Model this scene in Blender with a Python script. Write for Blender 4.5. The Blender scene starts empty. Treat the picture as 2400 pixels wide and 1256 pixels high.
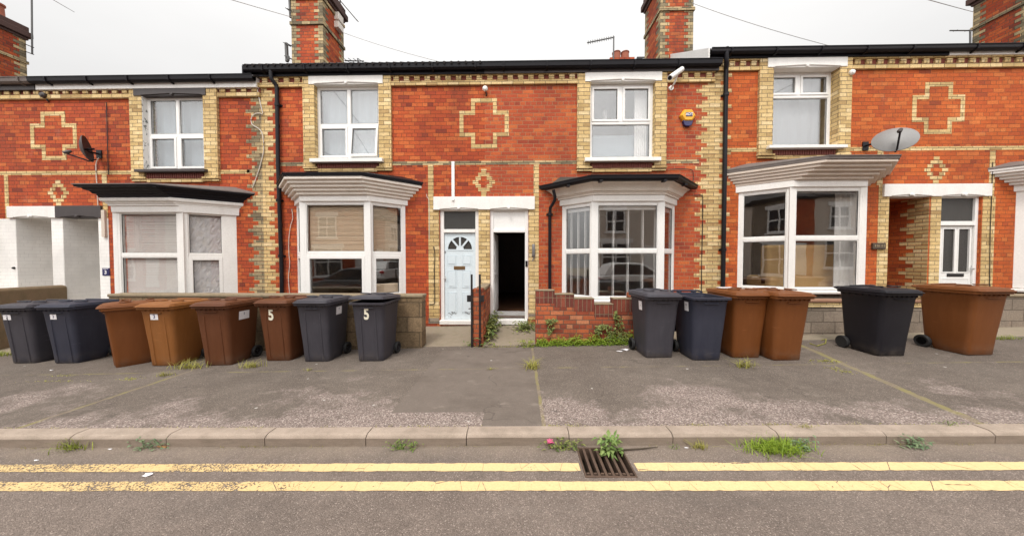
import bpy, bmesh, math, random
from mathutils import Vector, Matrix
random.seed(7)
R = math.radians
scene = bpy.context.scene
COL = scene.collection

# ------------------------------------------------------------------ camera
F_PX, CX, CY = 700.0, 1200.0, 628.0
H, YAW, PITCH = 1.57, R(1.2), R(1.38)
cam = bpy.data.cameras.new('camera'); camo = bpy.data.objects.new('camera', cam)
COL.objects.link(camo)
camo.location = (0, 0, H); camo.rotation_euler = (R(90) - PITCH, 0, YAW)
cam.sensor_width = 36; cam.lens = 36 * F_PX / 2400; cam.clip_end = 2000; cam.clip_start = .05
scene.camera = camo
FW = Vector((-math.sin(YAW)*math.cos(PITCH), math.cos(YAW)*math.cos(PITCH), -math.sin(PITCH)))
RT = Vector((math.cos(YAW), math.sin(YAW), 0)); UP = RT.cross(FW)
D = 6.6                      # facade plane (metres from the camera)
BF = 6.1                     # front plane of the bays
def W(px, py, Y=D):          # survey: where a point measured in the photo lies on the plane Y
    d = FW + RT*((px-CX)/F_PX) - UP*((py-CY)/F_PX)
    t = Y/d.y
    return d.x*t, H + d.z*t
def wx(px, py=420, Y=D): return W(px, py, Y)[0]
def wz(py, px=1200, Y=D): return W(px, py, Y)[1]

# ------------------------------------------------------------------ ground heights
KF, KB, PB = 2.67, 2.80, 5.46          # kerb front, kerb back, back of the pavement
def kz(x): return .017*x
def bz(x): return .024*x + .02
def pz(x, y):
    t = (y-KB)/(PB-KB)
    return kz(x)*(1-t) + bz(x)*t if t > 0 else kz(x)
def rz(x, y=2.0): return kz(x) - .10

# ------------------------------------------------------------------ node helpers
def newmat(name):
    m = bpy.data.materials.new(name); m.use_nodes = True
    nt = m.node_tree; b = nt.nodes['Principled BSDF']
    return m, nt, b
def sock(nt, s, v):
    if isinstance(v, bpy.types.NodeSocket): nt.links.new(v, s)
    else:
        try: s.default_value = v
        except Exception: s.default_value = (v[0], v[1], v[2], 1)
def M(nt, op, a, b=None, c=None, clamp=False):
    n = nt.nodes.new('ShaderNodeMath'); n.operation = op; n.use_clamp = clamp
    sock(nt, n.inputs[0], a)
    if b is not None: sock(nt, n.inputs[1], b)
    if c is not None: sock(nt, n.inputs[2], c)
    return n.outputs[0]
def ramp(nt, fac, stops, interp='LINEAR'):
    n = nt.nodes.new('ShaderNodeValToRGB'); n.color_ramp.interpolation = interp
    e = n.color_ramp.elements
    while len(e) < len(stops): e.new(.5)
    for i, (p, c) in enumerate(stops):
        e[i].position = p
        e[i].color = (c, c, c, 1) if isinstance(c, (int, float)) else (*c, 1)
    sock(nt, n.inputs[0], fac)
    return n.outputs[0]
def mix(nt, fac, a, b, mode='MIX'):
    n = nt.nodes.new('ShaderNodeMix'); n.data_type = 'RGBA'; n.blend_type = mode
    sock(nt, n.inputs[0], fac)
    for s, v in ((n.inputs[6], a), (n.inputs[7], b)):
        if isinstance(v, bpy.types.NodeSocket): nt.links.new(v, s)
        else: s.default_value = (*v, 1) if len(v) == 3 else v
    return n.outputs[2]
def noise(nt, vec, scale, detail=3, rough=.55, dist=0):
    n = nt.nodes.new('ShaderNodeTexNoise')
    n.inputs['Scale'].default_value = scale; n.inputs['Detail'].default_value = detail
    n.inputs['Roughness'].default_value = rough; n.inputs['Distortion'].default_value = dist
    if vec is not None: nt.links.new(vec, n.inputs['Vector'])
    return n.outputs['Fac']
def pos(nt): return nt.nodes.new('ShaderNodeNewGeometry').outputs['Position']
def objco(nt): return nt.nodes.new('ShaderNodeTexCoord').outputs['Object']
def scl(nt, v, s):
    n = nt.nodes.new('ShaderNodeVectorMath'); n.operation = 'MULTIPLY'
    nt.links.new(v, n.inputs[0]); n.inputs[1].default_value = s
    return n.outputs[0]
def bump(nt, b, h, dist=.004, strength=1.0):
    n = nt.nodes.new('ShaderNodeBump'); n.inputs['Distance'].default_value = dist
    n.inputs['Strength'].default_value = strength
    nt.links.new(h, n.inputs['Height']); nt.links.new(n.outputs[0], b.inputs['Normal'])

def brick_mat(name, stops, mortar, mw=.010, bw=.235, bh=.0825, bond='garden', voff=0.0, uoff=0.0, soot=.25, rough=.85, bmp=.006, sootcol=(.05,.035,.03), mott=(.72,1.2)):
    m, nt, b = newmat(name)
    g = nt.nodes.new('ShaderNodeNewGeometry')
    sp = nt.nodes.new('ShaderNodeSeparateXYZ'); nt.links.new(g.outputs['Position'], sp.inputs[0])
    sn = nt.nodes.new('ShaderNodeSeparateXYZ'); nt.links.new(g.outputs['True Normal'], sn.inputs[0])
    side = M(nt, 'GREATER_THAN', M(nt, 'ABSOLUTE', sn.outputs[0]), .8)
    u = M(nt, 'ADD', M(nt, 'MULTIPLY', sp.outputs[1], side), M(nt, 'MULTIPLY', sp.outputs[0], M(nt, 'SUBTRACT', 1.0, side)))
    top = M(nt, 'GREATER_THAN', M(nt, 'ABSOLUTE', sn.outputs[2]), .8)
    v = M(nt, 'ADD', M(nt, 'MULTIPLY', sp.outputs[1], top), M(nt, 'MULTIPLY', sp.outputs[2], M(nt, 'SUBTRACT', 1.0, top)))
    P = g.outputs['Position']
    w1 = M(nt, 'MULTIPLY', M(nt, 'SUBTRACT', noise(nt, P, 9, 2), .5), .012)
    u = M(nt, 'ADD', u, M(nt, 'ADD', w1, uoff + 100*bw))
    v = M(nt, 'ADD', v, M(nt, 'ADD', M(nt, 'MULTIPLY', M(nt, 'SUBTRACT', noise(nt, P, 5, 2), .5), .012), voff + 100*bh))
    rv = M(nt, 'DIVIDE', v, bh); row = M(nt, 'FLOOR', rv); fv = M(nt, 'FRACT', rv)
    par = M(nt, 'MODULO', row, 2.0)
    if bond == 'garden':
        hd = M(nt, 'COMPARE', M(nt, 'MODULO', row, 4.0), 0.0, .5)
        bwr = M(nt, 'MULTIPLY', M(nt, 'SUBTRACT', 1.0, M(nt, 'MULTIPLY', hd, .5)), bw)
        sh = M(nt, 'MULTIPLY', M(nt, 'ADD', M(nt, 'MULTIPLY', par, .5), M(nt, 'MULTIPLY', hd, .25)), bw)
    elif bond == 'stack':
        bwr = bw; sh = M(nt, 'MULTIPLY', par, 0.0)
    else:
        bwr = bw; sh = M(nt, 'MULTIPLY', par, bw*.5)
    ru = M(nt, 'DIVIDE', M(nt, 'ADD', u, sh), bwr); col = M(nt, 'FLOOR', ru); fu = M(nt, 'FRACT', ru)
    du = M(nt, 'MULTIPLY', M(nt, 'MINIMUM', fu, M(nt, 'SUBTRACT', 1.0, fu)), bwr)
    dv = M(nt, 'MULTIPLY', M(nt, 'MINIMUM', fv, M(nt, 'SUBTRACT', 1.0, fv)), bh)
    d = M(nt, 'MINIMUM', du, dv)
    d = M(nt, 'ADD', d, M(nt, 'MULTIPLY', M(nt, 'SUBTRACT', noise(nt, P, 60, 2), .5), .006))
    mk = nt.nodes.new('ShaderNodeMapRange'); mk.interpolation_type = 'SMOOTHSTEP'
    nt.links.new(d, mk.inputs[0]); mk.inputs[1].default_value = mw*.5-.002; mk.inputs[2].default_value = mw*.5+.002
    mask = mk.outputs[0]
    cv = nt.nodes.new('ShaderNodeCombineXYZ'); nt.links.new(col, cv.inputs[0]); nt.links.new(row, cv.inputs[1]); nt.links.new(M(nt,'MULTIPLY',side,7.3), cv.inputs[2])
    wn = nt.nodes.new('ShaderNodeTexWhiteNoise'); wn.noise_dimensions = '3D'; nt.links.new(cv.outputs[0], wn.inputs[0])
    bc = ramp(nt, wn.outputs[0], stops)
    # mottling inside each brick
    mot = ramp(nt, noise(nt, P, 38, 4, .65), [(.25, mott[0]), (.75, mott[1])])
    bc = mix(nt, 1.0, bc, mot, 'MULTIPLY')
    big = ramp(nt, noise(nt, P, .9, 4, .6), [(.3, .80), (.7, 1.12)])
    bc = mix(nt, 1.0, bc, big, 'MULTIPLY')
    mc = mix(nt, noise(nt, P, 24, 3), mortar, tuple(c*.6 for c in mortar))
    c = mix(nt, mask, mc, bc)
    if soot > 0:
        st = ramp(nt, noise(nt, scl(nt, P, (2.2, 2.2, .5)), 1.2, 6, .68), [(.49, 0.0), (.76, 1.0)])
        c = mix(nt, M(nt, 'MULTIPLY', st, soot), c, sootcol)
        ef = ramp(nt, noise(nt, scl(nt, P, (1, 1, .8)), 2.1, 6, .72), [(.60, 0.0), (.74, 1.0)])
        c = mix(nt, M(nt, 'MULTIPLY', ef, soot*.55), c, (.55,.36,.26))
    nt.links.new(c, b.inputs['Base Color'])
    b.inputs['Roughness'].default_value = rough; b.inputs['Specular IOR Level'].default_value = .25
    hgt = M(nt, 'ADD', mask, M(nt, 'MULTIPLY', noise(nt, P, 80, 4), .5))
    bump(nt, b, hgt, bmp)
    return m

def paint(name, col, rough=.45, dirt=.15, dirtcol=(.16, .13, .10), spec=.5, scale=3.0, metal=0.0, bmp=.0008, usepos=True):
    m, nt, b = newmat(name)
    P = pos(nt) if usepos else objco(nt)
    n1 = noise(nt, scl(nt, P, (1, 1, .35)), scale*2, 5, .65)
    n2 = noise(nt, P, scale*14, 3, .6)
    k = M(nt, 'MULTIPLY', ramp(nt, n1, [(.45, 0.0), (.8, 1.0)]), dirt)
    base = mix(nt, 1.0, col, ramp(nt, n2, [(.2, .90), (.8, 1.08)]), 'MULTIPLY')
    c = mix(nt, k, base, dirtcol)
    nt.links.new(c, b.inputs['Base Color'])
    nt.links.new(M(nt, 'ADD', M(nt, 'MULTIPLY', n2, .2), rough-.1), b.inputs['Roughness'])
    b.inputs['Specular IOR Level'].default_value = spec; b.inputs['Metallic'].default_value = metal
    if bmp: bump(nt, b, n2, bmp)
    return m

def glass_mat(name, r0=.10, tint=(1, 1, 1)):
    m = bpy.data.materials.new(name); m.use_nodes = True; nt = m.node_tree; nt.nodes.clear()
    out = nt.nodes.new('ShaderNodeOutputMaterial'); mx = nt.nodes.new('ShaderNodeMixShader')
    tr = nt.nodes.new('ShaderNodeBsdfTransparent'); tr.inputs[0].default_value = (*tint, 1)
    gl = nt.nodes.new('ShaderNodeBsdfGlossy'); gl.inputs['Roughness'].default_value = .0
    lw = nt.nodes.new('ShaderNodeLayerWeight'); lw.inputs[0].default_value = .5
    f5 = M(nt, 'POWER', lw.outputs['Facing'], 4.0)
    fac = M(nt, 'ADD', M(nt, 'MULTIPLY', f5, 1-r0), r0)
    b = nt.nodes.new('ShaderNodeBump'); b.inputs['Distance'].default_value = .02; b.inputs['Strength'].default_value = .035
    nt.links.new(noise(nt, pos(nt), 2.2, 1), b.inputs['Height']); nt.links.new(b.outputs[0], gl.inputs['Normal'])
    nt.links.new(fac, mx.inputs[0]); nt.links.new(tr.outputs[0], mx.inputs[1]); nt.links.new(gl.outputs[0], mx.inputs[2])
    nt.links.new(mx.outputs[0], out.inputs[0])
    return m

# ------------------------------------------------------------------ mesh builder
class MB:
    def __init__(s): s.v = []; s.f = []; s.mi = []; s.cur = 0
    def add(s, vs, fs):
        o = len(s.v); s.v += [tuple(p) for p in vs]
        for f in fs: s.f.append(tuple(i+o for i in f)); s.mi.append(s.cur)
        return s
    def quad(s, a, b, c, d): return s.add([a, b, c, d], [(0, 1, 2, 3)])
    def box(s, x0, x1, y0, y1, z0, z1):
        x0, x1 = min(x0, x1), max(x0, x1); y0, y1 = min(y0, y1), max(y0, y1); z0, z1 = min(z0, z1), max(z0, z1)
        return s.add([(x0,y0,z0),(x1,y0,z0),(x1,y1,z0),(x0,y1,z0),(x0,y0,z1),(x1,y0,z1),(x1,y1,z1),(x0,y1,z1)],
                     [(3,2,1,0),(4,5,6,7),(0,1,5,4),(1,2,6,5),(2,3,7,6),(3,0,4,7)])
    def obox(s, o, u, n, s0, s1, d0, d1, z0, z1):
        # o origin (x,y); u along, n outward (both 2-D unit); s along, d outward
        def p(a, d, z): return (o[0]+u[0]*a+n[0]*d, o[1]+u[1]*a+n[1]*d, z)
        vs = [p(s0,d1,z0),p(s1,d1,z0),p(s1,d0,z0),p(s0,d0,z0),p(s0,d1,z1),p(s1,d1,z1),p(s1,d0,z1),p(s0,d0,z1)]
        return s.add(vs, [(3,2,1,0),(4,5,6,7),(0,1,5,4),(1,2,6,5),(2,3,7,6),(3,0,4,7)])
    def prism(s, poly, a0, a1, axis='y'):
        # poly: list of 2-D points; extruded along axis
        def p(q, a):
            return {'y': (q[0], a, q[1]), 'x': (a, q[0], q[1]), 'z': (q[0], q[1], a)}[axis]
        n = len(poly); vs = [p(q, a0) for q in poly] + [p(q, a1) for q in poly]
        fs = [tuple(range(n)), tuple(range(2*n-1, n-1, -1))] + [(i, i+n, (i+1) % n+n, (i+1) % n) for i in range(n)]
        return s.add(vs, fs)
    def tube(s, path, r, n=8, cap=True):
        path = [Vector(p) for p in path]; rings = []
        rr = r if isinstance(r, (list, tuple)) else [r]*len(path)
        up0 = None
        for i, p in enumerate(path):
            t = (path[min(i+1, len(path)-1)] - path[max(i-1, 0)]).normalized()
            if up0 is None:
                up0 = Vector((0, 0, 1)) if abs(t.z) < .9 else Vector((0, 1, 0))
            a = t.cross(up0)
            if a.length < 1e-4: a = t.cross(Vector((1, 0, 0)))
            a.normalize(); b = t.cross(a).normalized(); up0 = -b if False else up0
            rings.append([p + (a*math.cos(2*math.pi*k/n) + b*math.sin(2*math.pi*k/n))*rr[i] for k in range(n)])
        vs = [q for ring in rings for q in ring]; fs = []
        for i in range(len(path)-1):
            for k in range(n):
                fs.append((i*n+k, i*n+(k+1) % n, (i+1)*n+(k+1) % n, (i+1)*n+k))
        if cap: fs += [tuple(range(n-1, -1, -1)), tuple((len(path)-1)*n+k for k in range(n))]
        return s.add(vs, fs)
    def loft(s, rings, cap0=True, cap1=True):
        n = len(rings[0]); vs = [q for r in rings for q in r]; fs = []
        for i in range(len(rings)-1):
            for k in range(n): fs.append((i*n+k, i*n+(k+1) % n, (i+1)*n+(k+1) % n, (i+1)*n+k))
        if cap0: fs.append(tuple(range(n-1, -1, -1)))
        if cap1: fs.append(tuple((len(rings)-1)*n+k for k in range(n)))
        return s.add(vs, fs)
    def lathe(s, prof, c, axis='z', n=20):
        rings = []
        for r, h in prof:
            ring = []
            for k in range(n):
                a = 2*math.pi*k/n; p, q = r*math.cos(a), r*math.sin(a)
                ring.append({'z': (c[0]+p, c[1]+q, c[2]+h), 'x': (c[0]+h, c[1]+p, c[2]+q), 'y': (c[0]+q, c[1]+h, c[2]+p)}[axis])
            rings.append(ring)
        return s.loft(rings)
    def build(s, name, mats, parent=None, bevel=0, smooth=False, seg=2):
        me = bpy.data.meshes.new(name)
        off = Vector((0, 0, 0)); q = parent
        while q is not None: off += q.location; q = q.parent
        me.from_pydata([tuple(Vector(p)-off) for p in s.v], [], s.f)
        if not isinstance(mats, (list, tuple)): mats = [mats]
        for m in mats: me.materials.append(m)
        if len(mats) > 1: me.polygons.foreach_set('material_index', s.mi)
        me.update()
        bm = bmesh.new(); bm.from_mesh(me); bmesh.ops.recalc_face_normals(bm, faces=bm.faces); bm.to_mesh(me); bm.free()
        if smooth:
            me.polygons.foreach_set('use_smooth', [True]*len(me.polygons)); me.set_sharp_from_angle(angle=R(38))
        o = bpy.data.objects.new(name, me); COL.objects.link(o)
        if parent is not None: o.parent = parent
        if bevel:
            bv = o.modifiers.new('bevel', 'BEVEL'); bv.width = bevel; bv.segments = seg; bv.limit_method = 'ANGLE'; bv.angle_limit = R(40)
        return o

def tag(o, label=None, cat=None, group=None, kind=None):
    if label: o['label'] = label
    if cat: o['category'] = cat
    if group: o['group'] = group
    if kind: o['kind'] = kind
    return o
def thing(name, label, cat, loc=(0, 0, 0), group=None):
    o = bpy.data.objects.new(name, None); COL.objects.link(o); o.empty_display_size = .2
    o.location = loc
    return tag(o, label, cat, group)
def text_mesh(body, size, extrude=.002, bold=0.0):
    cu = bpy.data.curves.new('lettering', 'FONT'); cu.body = body; cu.size = size; cu.extrude = extrude
    cu.align_x = 'CENTER'; cu.align_y = 'CENTER'; cu.offset = bold; cu.resolution_u = 4
    ob = bpy.data.objects.new('lettering', cu); COL.objects.link(ob)
    dg = bpy.context.evaluated_depsgraph_get(); dg.update()
    me = bpy.data.meshes.new_from_object(ob.evaluated_get(dg))
    bpy.data.objects.remove(ob); bpy.data.curves.remove(cu)
    return me
def text(name, body, size, mat, mtx, parent, extrude=.002, bold=0.0, sx=1.0):
    me = text_mesh(body, size, extrude, bold); me.materials.clear(); me.materials.append(mat)
    me.transform(mtx @ Matrix.Diagonal((sx, 1, 1, 1)))
    o = bpy.data.objects.new(name, me); COL.objects.link(o); o.parent = parent
    return o
FRONT = Matrix(((1,0,0,0),(0,0,-1,0),(0,1,0,0),(0,0,0,1)))   # text plane facing -Y

# ------------------------------------------------------------------ materials
RED = [(0.0, (.22,.043,.025)), (.05, (.36,.062,.026)), (.42, (.43,.076,.027)), (.78, (.50,.100,.030)), (1.0, (.57,.150,.045))]
RED_D = [(0.0, (.26,.052,.030)), (.05, (.38,.069,.031)), (.5, (.43,.081,.032)), (.85, (.50,.108,.036)), (1.0, (.56,.155,.048))]
ORANGE = [(0.0, (.28,.060,.024)), (.05, (.43,.085,.025)), (.5, (.51,.110,.027)), (.8, (.56,.130,.032)), (1.0, (.62,.185,.052))]
CREAM = [(0.0, (.44,.29,.13)), (.15, (.57,.40,.175)), (.55, (.68,.49,.23)), (.85, (.74,.55,.275)), (1.0, (.78,.61,.35))]
m_brick_b = brick_mat('red_brick_dark_joint', RED, (.10,.055,.04), mw=.007, soot=.36)
m_brick_c = brick_mat('red_brick_tight_joint', RED, (.12,.06,.04), mw=.006, soot=.36, uoff=.05)
m_brick_d = brick_mat('red_brick_pale_joint', RED_D, (.46,.27,.15), mw=.009, soot=.24, uoff=.02)
m_brick_e = brick_mat('orange_brick', ORANGE, (.20,.09,.05), mw=.006, soot=.28, uoff=.09)
m_chim = brick_mat('chimney_brick', RED, (.16,.10,.07), mw=.009, soot=.55, uoff=.03)
m_cream = brick_mat('cream_brick', CREAM, (.20,.14,.09), mw=.009, bond='half', soot=.16, sootcol=(.16,.12,.07))
m_cream_dirty = brick_mat('sooty_cream_brick', [(0, (.17,.14,.09)), (.3, (.29,.23,.14)), (.65, (.46,.35,.19)), (1, (.62,.47,.26))], (.07,.055,.04), mw=.008, bond='half', soot=.45, sootcol=(.05,.045,.035))
m_white_brick = brick_mat('white_painted_brick', [(0, (.84,.82,.79)), (1, (.86,.84,.81))], (.835,.815,.785), mw=.005, soot=.04, sootcol=(.5,.46,.4), bmp=.0012, mott=(.98,1.02))
m_purple_brick = brick_mat('dark_engineering_brick', [(0, (.12,.035,.028)), (.5, (.19,.050,.034)), (1, (.28,.075,.045))], (.33,.25,.16), mw=.009, bw=.078, bh=.30, bond='stack', soot=.15)
m_wall_brick = brick_mat('garden_wall_brick', [(0, (.22,.05,.03)), (.4, (.36,.085,.04)), (.8, (.48,.13,.05)), (1, (.56,.22,.11))], (.17,.12,.085), mw=.012, soot=.30)
m_stone = brick_mat('grey_stone_block', [(0, (.23,.185,.145)), (.5, (.28,.225,.175)), (1, (.34,.275,.215))], (.17,.135,.105), mw=.010, bw=.44, bh=.21, bond='half', soot=.35, bmp=.012)
m_stone_b = brick_mat('brown_stone_block', [(0, (.19,.135,.08)), (.5, (.22,.15,.085)), (1, (.28,.195,.115))], (.15,.11,.07), mw=.012, bw=.45, bh=.27, bond='half', soot=.45, bmp=.02, mott=(.5,1.3), sootcol=(.05,.045,.025))
m_cop = paint('lichened_coping', (.26,.20,.13), .9, .6, (.10,.095,.04), scale=8, bmp=.006)
m_white = paint('white_paint', (.81,.79,.76), .45, .20, (.45,.41,.35))
m_upvc = paint('white_upvc', (.82,.81,.79), .32, .12, (.5,.46,.4))
m_cornice = paint('cornice_paint', (.74,.68,.61), .55, .22, (.30,.25,.20))
m_cornice_e = paint('grey_cornice_paint', (.62,.53,.45), .6, .28, (.30,.24,.19))
m_black = paint('black_paint', (.007,.006,.009), .5, .10, (.03,.025,.025), spec=.22)
m_blackpl = paint('black_plastic', (.010,.009,.012), .45, .10, (.04,.035,.033), spec=.25)
m_darkp = paint('dark_grey_paint', (.050,.041,.041), .55, .2, (.10,.08,.07))
m_felt = paint('roofing_felt', (.05,.042,.036), .9, .5, (.11,.09,.05), scale=8, bmp=.004)
m_lead = paint('weathered_lead', (.13,.105,.095), .7, .4, (.22,.20,.18), scale=5)
m_tile = paint('dark_roof_tile', (.035,.030,.032), .8, .4, (.07,.06,.045), scale=6)
m_terra = paint('terracotta_moulding', (.17,.040,.026), .7, .25, (.06,.03,.02))
m_pot = paint('chimney_pot_clay', (.30,.085,.045), .8, .3, (.08,.04,.03))
m_cap = paint('chimney_cap_mortar', (.085,.045,.038), .9, .4, (.04,.03,.028))
m_glass = glass_mat('window_glass', .17); m_glass_clear = glass_mat('clear_window_glass', .075); m_glass_c = glass_mat('lower_window_glass', .11)
m_glass_up = glass_mat('sky_facing_glass', .14)
m_obsc = paint('obscured_glass', (.045,.043,.040), .18, .0, spec=.5, scale=9, bmp=.004)
m_seal = paint('black_seal', (.02,.02,.02), .7, 0)
m_room = paint('room_plaster', (.42,.38,.33), .9, 0)
m_hall = paint('hall_wall', (.30,.27,.27), .9, 0); m_hfloor = paint('hall_floor', (.16,.075,.04), .45, .2)
m_blind = paint('beige_blind', (.78,.63,.45), .6, .04)
m_blind_w = paint('white_blind', (.88,.84,.80), .6, .04)
m_skytone = paint('pale_sky_tone', (.26,.31,.345), .9, .02); m_skytone2 = paint('grey_sky_tone', (.34,.355,.37), .9, .02)  # upper window panel tones: reflected sky put into the colour
m_net = paint('white_curtain', (.70,.69,.67), .9, .04)
m_bluedoor = paint('pale_blue_door_paint', (.63,.71,.755), .45, .09, (.42,.46,.46))
m_brass = paint('aged_brass', (.22,.13,.06), .4, .3, metal=.6)
m_steel = paint('grey_steel', (.35,.35,.36), .35, .2, metal=.8)
m_alu = paint('aluminium', (.55,.55,.55), .4, .2, metal=.5)
m_wire = paint('grey_wire', (.42,.41,.40), .6, 0)
m_cablew = paint('white_cable', (.62,.56,.50), .6, .1)
m_iron = paint('black_iron', (.010,.009,.010), .5, .2, (.05,.03,.02))
m_concrete = paint('concrete', (.25,.205,.15), .9, .55, (.15,.135,.07), scale=4, bmp=.004)
m_tanblock = paint('tan_block_colour', (.55,.36,.16), .9, .1)
m_plast = paint('crumpled_plastic_sheet', (.85,.83,.86), .3, .05)
SKY_Z, SKY_B, EXPO = 1.0, 1.5, 0.2
# ------------------------------------------------------------------ house pieces
def wall_mesh(mb, x0, x1, z0, z1, holes, y0=D, t=.23):
    xs = sorted({x0, x1, *[h[0] for h in holes], *[h[1] for h in holes]}); xs = [x for x in xs if x0 <= x <= x1]
    zs = sorted({z0, z1, *[h[2] for h in holes], *[h[3] for h in holes]}); zs = [z for z in zs if z0 <= z <= z1]
    inh = lambda x, z: any(h[0] < x < h[1] and h[2] < z < h[3] for h in holes)
    for i in range(len(xs)-1):
        for j in range(len(zs)-1):
            if inh((xs[i]+xs[i+1])/2, (zs[j]+zs[j+1])/2): continue
            a, b, c, d = xs[i], xs[i+1], zs[j], zs[j+1]
            mb.quad((a,y0,c),(b,y0,c),(b,y0,d),(a,y0,d)); mb.quad((b,y0+t,c),(a,y0+t,c),(a,y0+t,d),(b,y0+t,d))
    for a, b, c, d in holes:
        mb.quad((a,y0,c),(a,y0,d),(a,y0+t,d),(a,y0+t,c)); mb.quad((b,y0,c),(b,y0+t,c),(b,y0+t,d),(b,y0,d))
        mb.quad((a,y0,d),(b,y0,d),(b,y0+t,d),(a,y0+t,d)); mb.quad((a,y0,c),(a,y0+t,c),(b,y0+t,c),(b,y0,c))
    mb.quad((x0,y0,z0),(x0,y0,z1),(x0,y0+t,z1),(x0,y0+t,z0)); mb.quad((x1,y0,z0),(x1,y0+t,z0),(x1,y0+t,z1),(x1,y0,z1))
    mb.quad((x0,y0,z1),(x1,y0,z1),(x1,y0+t,z1),(x0,y0+t,z1))

BH = .0825
def cross_path(cx, cz, s=1.0):
    """brick-outline cross: list of rectangles"""
    a, b, t = .54*s, .285*s, .088
    pts = [(-b, a), (b, a), (b, b-.01), (a, b-.01), (a, -b), (b, -b), (b, -a), (-b, -a), (-b, -b), (-a, -b), (-a, b-.01), (-b, b-.01)]
    out = []
    n = len(pts)
    for i in range(n):
        (x0, z0), (x1, z1) = pts[i], pts[(i+1) % n]
        out.append((x0, z0, x1, z1))
    return out, t
def ornament(mb, mb2, cx, cz, dcx, dcz, zlint, y=D):
    segs, t = cross_path(cx, cz)
    for x0, z0, x1, z1 in segs:
        if abs(z0-z1) < 1e-6:
            s = 1 if z0 > 0 else -1
            mb.box(cx+min(x0,x1)-(t if (abs(z0)<.4 and x1*(1 if x0+x1>0 else -1)>0 and x0+x1>0) else 0), cx+max(x0,x1)+(t if (abs(z0)<.4 and x0+x1<0) else 0), y-.004, y+.02, cz+z0-t/2*(1+s), cz+z0+t/2*(1-s))
        else:
            s = 1 if x0 > 0 else -1
            mb.box(cx+x0-t/2*(1+s), cx+x0+t/2*(1-s), y-.005, y+.02, cz+min(z0,z1), cz+max(z0,z1))
    rows = [(3, [(-.058,.058)]), (2, [(-.125,.125)]), (1, [(-.185,-.065),(.065,.185)]), (0, [(-.245,-.12),(.12,.245)]),
            (-1, [(-.185,-.065),(.065,.185)]), (-2, [(-.125,.125)]), (-3, [(-.058,.058)])]
    for k, rr in rows:
        for a, b in rr: mb2.box(dcx+a, dcx+b, y-.004, y+.02, dcz+(k-.5)*BH+.004, dcz+(k+.5)*BH-.004)
    mb2.box(dcx-.058, dcx+.058, y-.004, y+.02, zlint, dcz-3.5*BH)

def frame_rect(mb, x0, x1, z0, z1, w, y0, y1):
    mb.box(x0, x0+w, y0, y1, z0, z1); mb.box(x1-w, x1, y0, y1, z0, z1)
    mb.box(x0+w, x1-w, y0, y1, z0, z0+w); mb.box(x0+w, x1-w, y0, y1, z1-w, z1)

def lintel_mesh(mb, x0, x1, z0, z1, arches, y=D, proud=.045, h=.042):
    """painted stone lintel with a shallow peaked soffit over each opening"""
    pts = [(x0, z1), (x0, z0)]
    for a, b, *_ in arches:
        pts += [(a, z0), (a+.02, z0+.015), ((a+b)/2-.05, z0+h), ((a+b)/2+.05, z0+h), (b-.02, z0+.015), (b, z0)]
    pts += [(x1, z0), (x1, z1)]
    # triangulate by strips so the concave outline stays clean
    xs = [p for p in pts[1:-1]]
    for p, q in zip(xs[:-1], xs[1:]):
        if q[0]-p[0] < 1e-5: continue
        mb.add([(p[0],y-proud,p[1]),(q[0],y-proud,q[1]),(q[0],y-proud,z1),(p[0],y-proud,z1),(p[0],y+.215,p[1]),(q[0],y+.215,q[1]),(q[0],y+.215,z1),(p[0],y+.215,z1)],
               [(0,1,2,3),(0,4,5,1),(3,2,6,7)])
    mb.quad((x0,y-proud,z0),(x0,y-proud,z1),(x0,y+.215,z1),(x0,y+.215,z0)); mb.quad((x1,y-proud,z0),(x1,y+.215,z0),(x1,y+.215,z1),(x1,y-proud,z1))
    mb.box(x0+.002, x1-.002, y-proud+.022, y+.21, z0+.002, z1-.002)
    for a, b, *_ in arches:
        c = (a+b)/2
        mb.lathe([(0,-.055),(.028,-.05),(.034,-.03),(.034,.0)], (c, y-.03, z0+h-.012), 'y', 12)

def dentils(mb, x0, x1, zt0, zt1, zd0, zd1, zb0, zb1, y=D, top=True):
    if top: mb.box(x0, x1, y-.055, y+.02, zt0, zt1)
    mb.box(x0, x1, y-.050, y+.02, zb0, zb1)
    n = max(1, round((x1-x0)/.235)); p = (x1-x0)/n
    for k in range(n): mb.box(x0+(k+.5)*p-.058, x0+(k+.5)*p+.058, y-.048, y+.02, zd0, zd1)

QP = [.135, .255, .375, .255]
def quoin(mb, xedge, sgn, z0, z1, y=D, base=0.0, skip=()):
    """toothed quoin growing from xedge in direction sgn"""
    k = 0; z = z0
    while z < z1-.01:
        w = QP[k % 4]+base
        mb.box(xedge, xedge+sgn*w, y-.004, y+.02, z+.003, min(z+BH, z1)-.003)
        z += BH; k += 1

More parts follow.
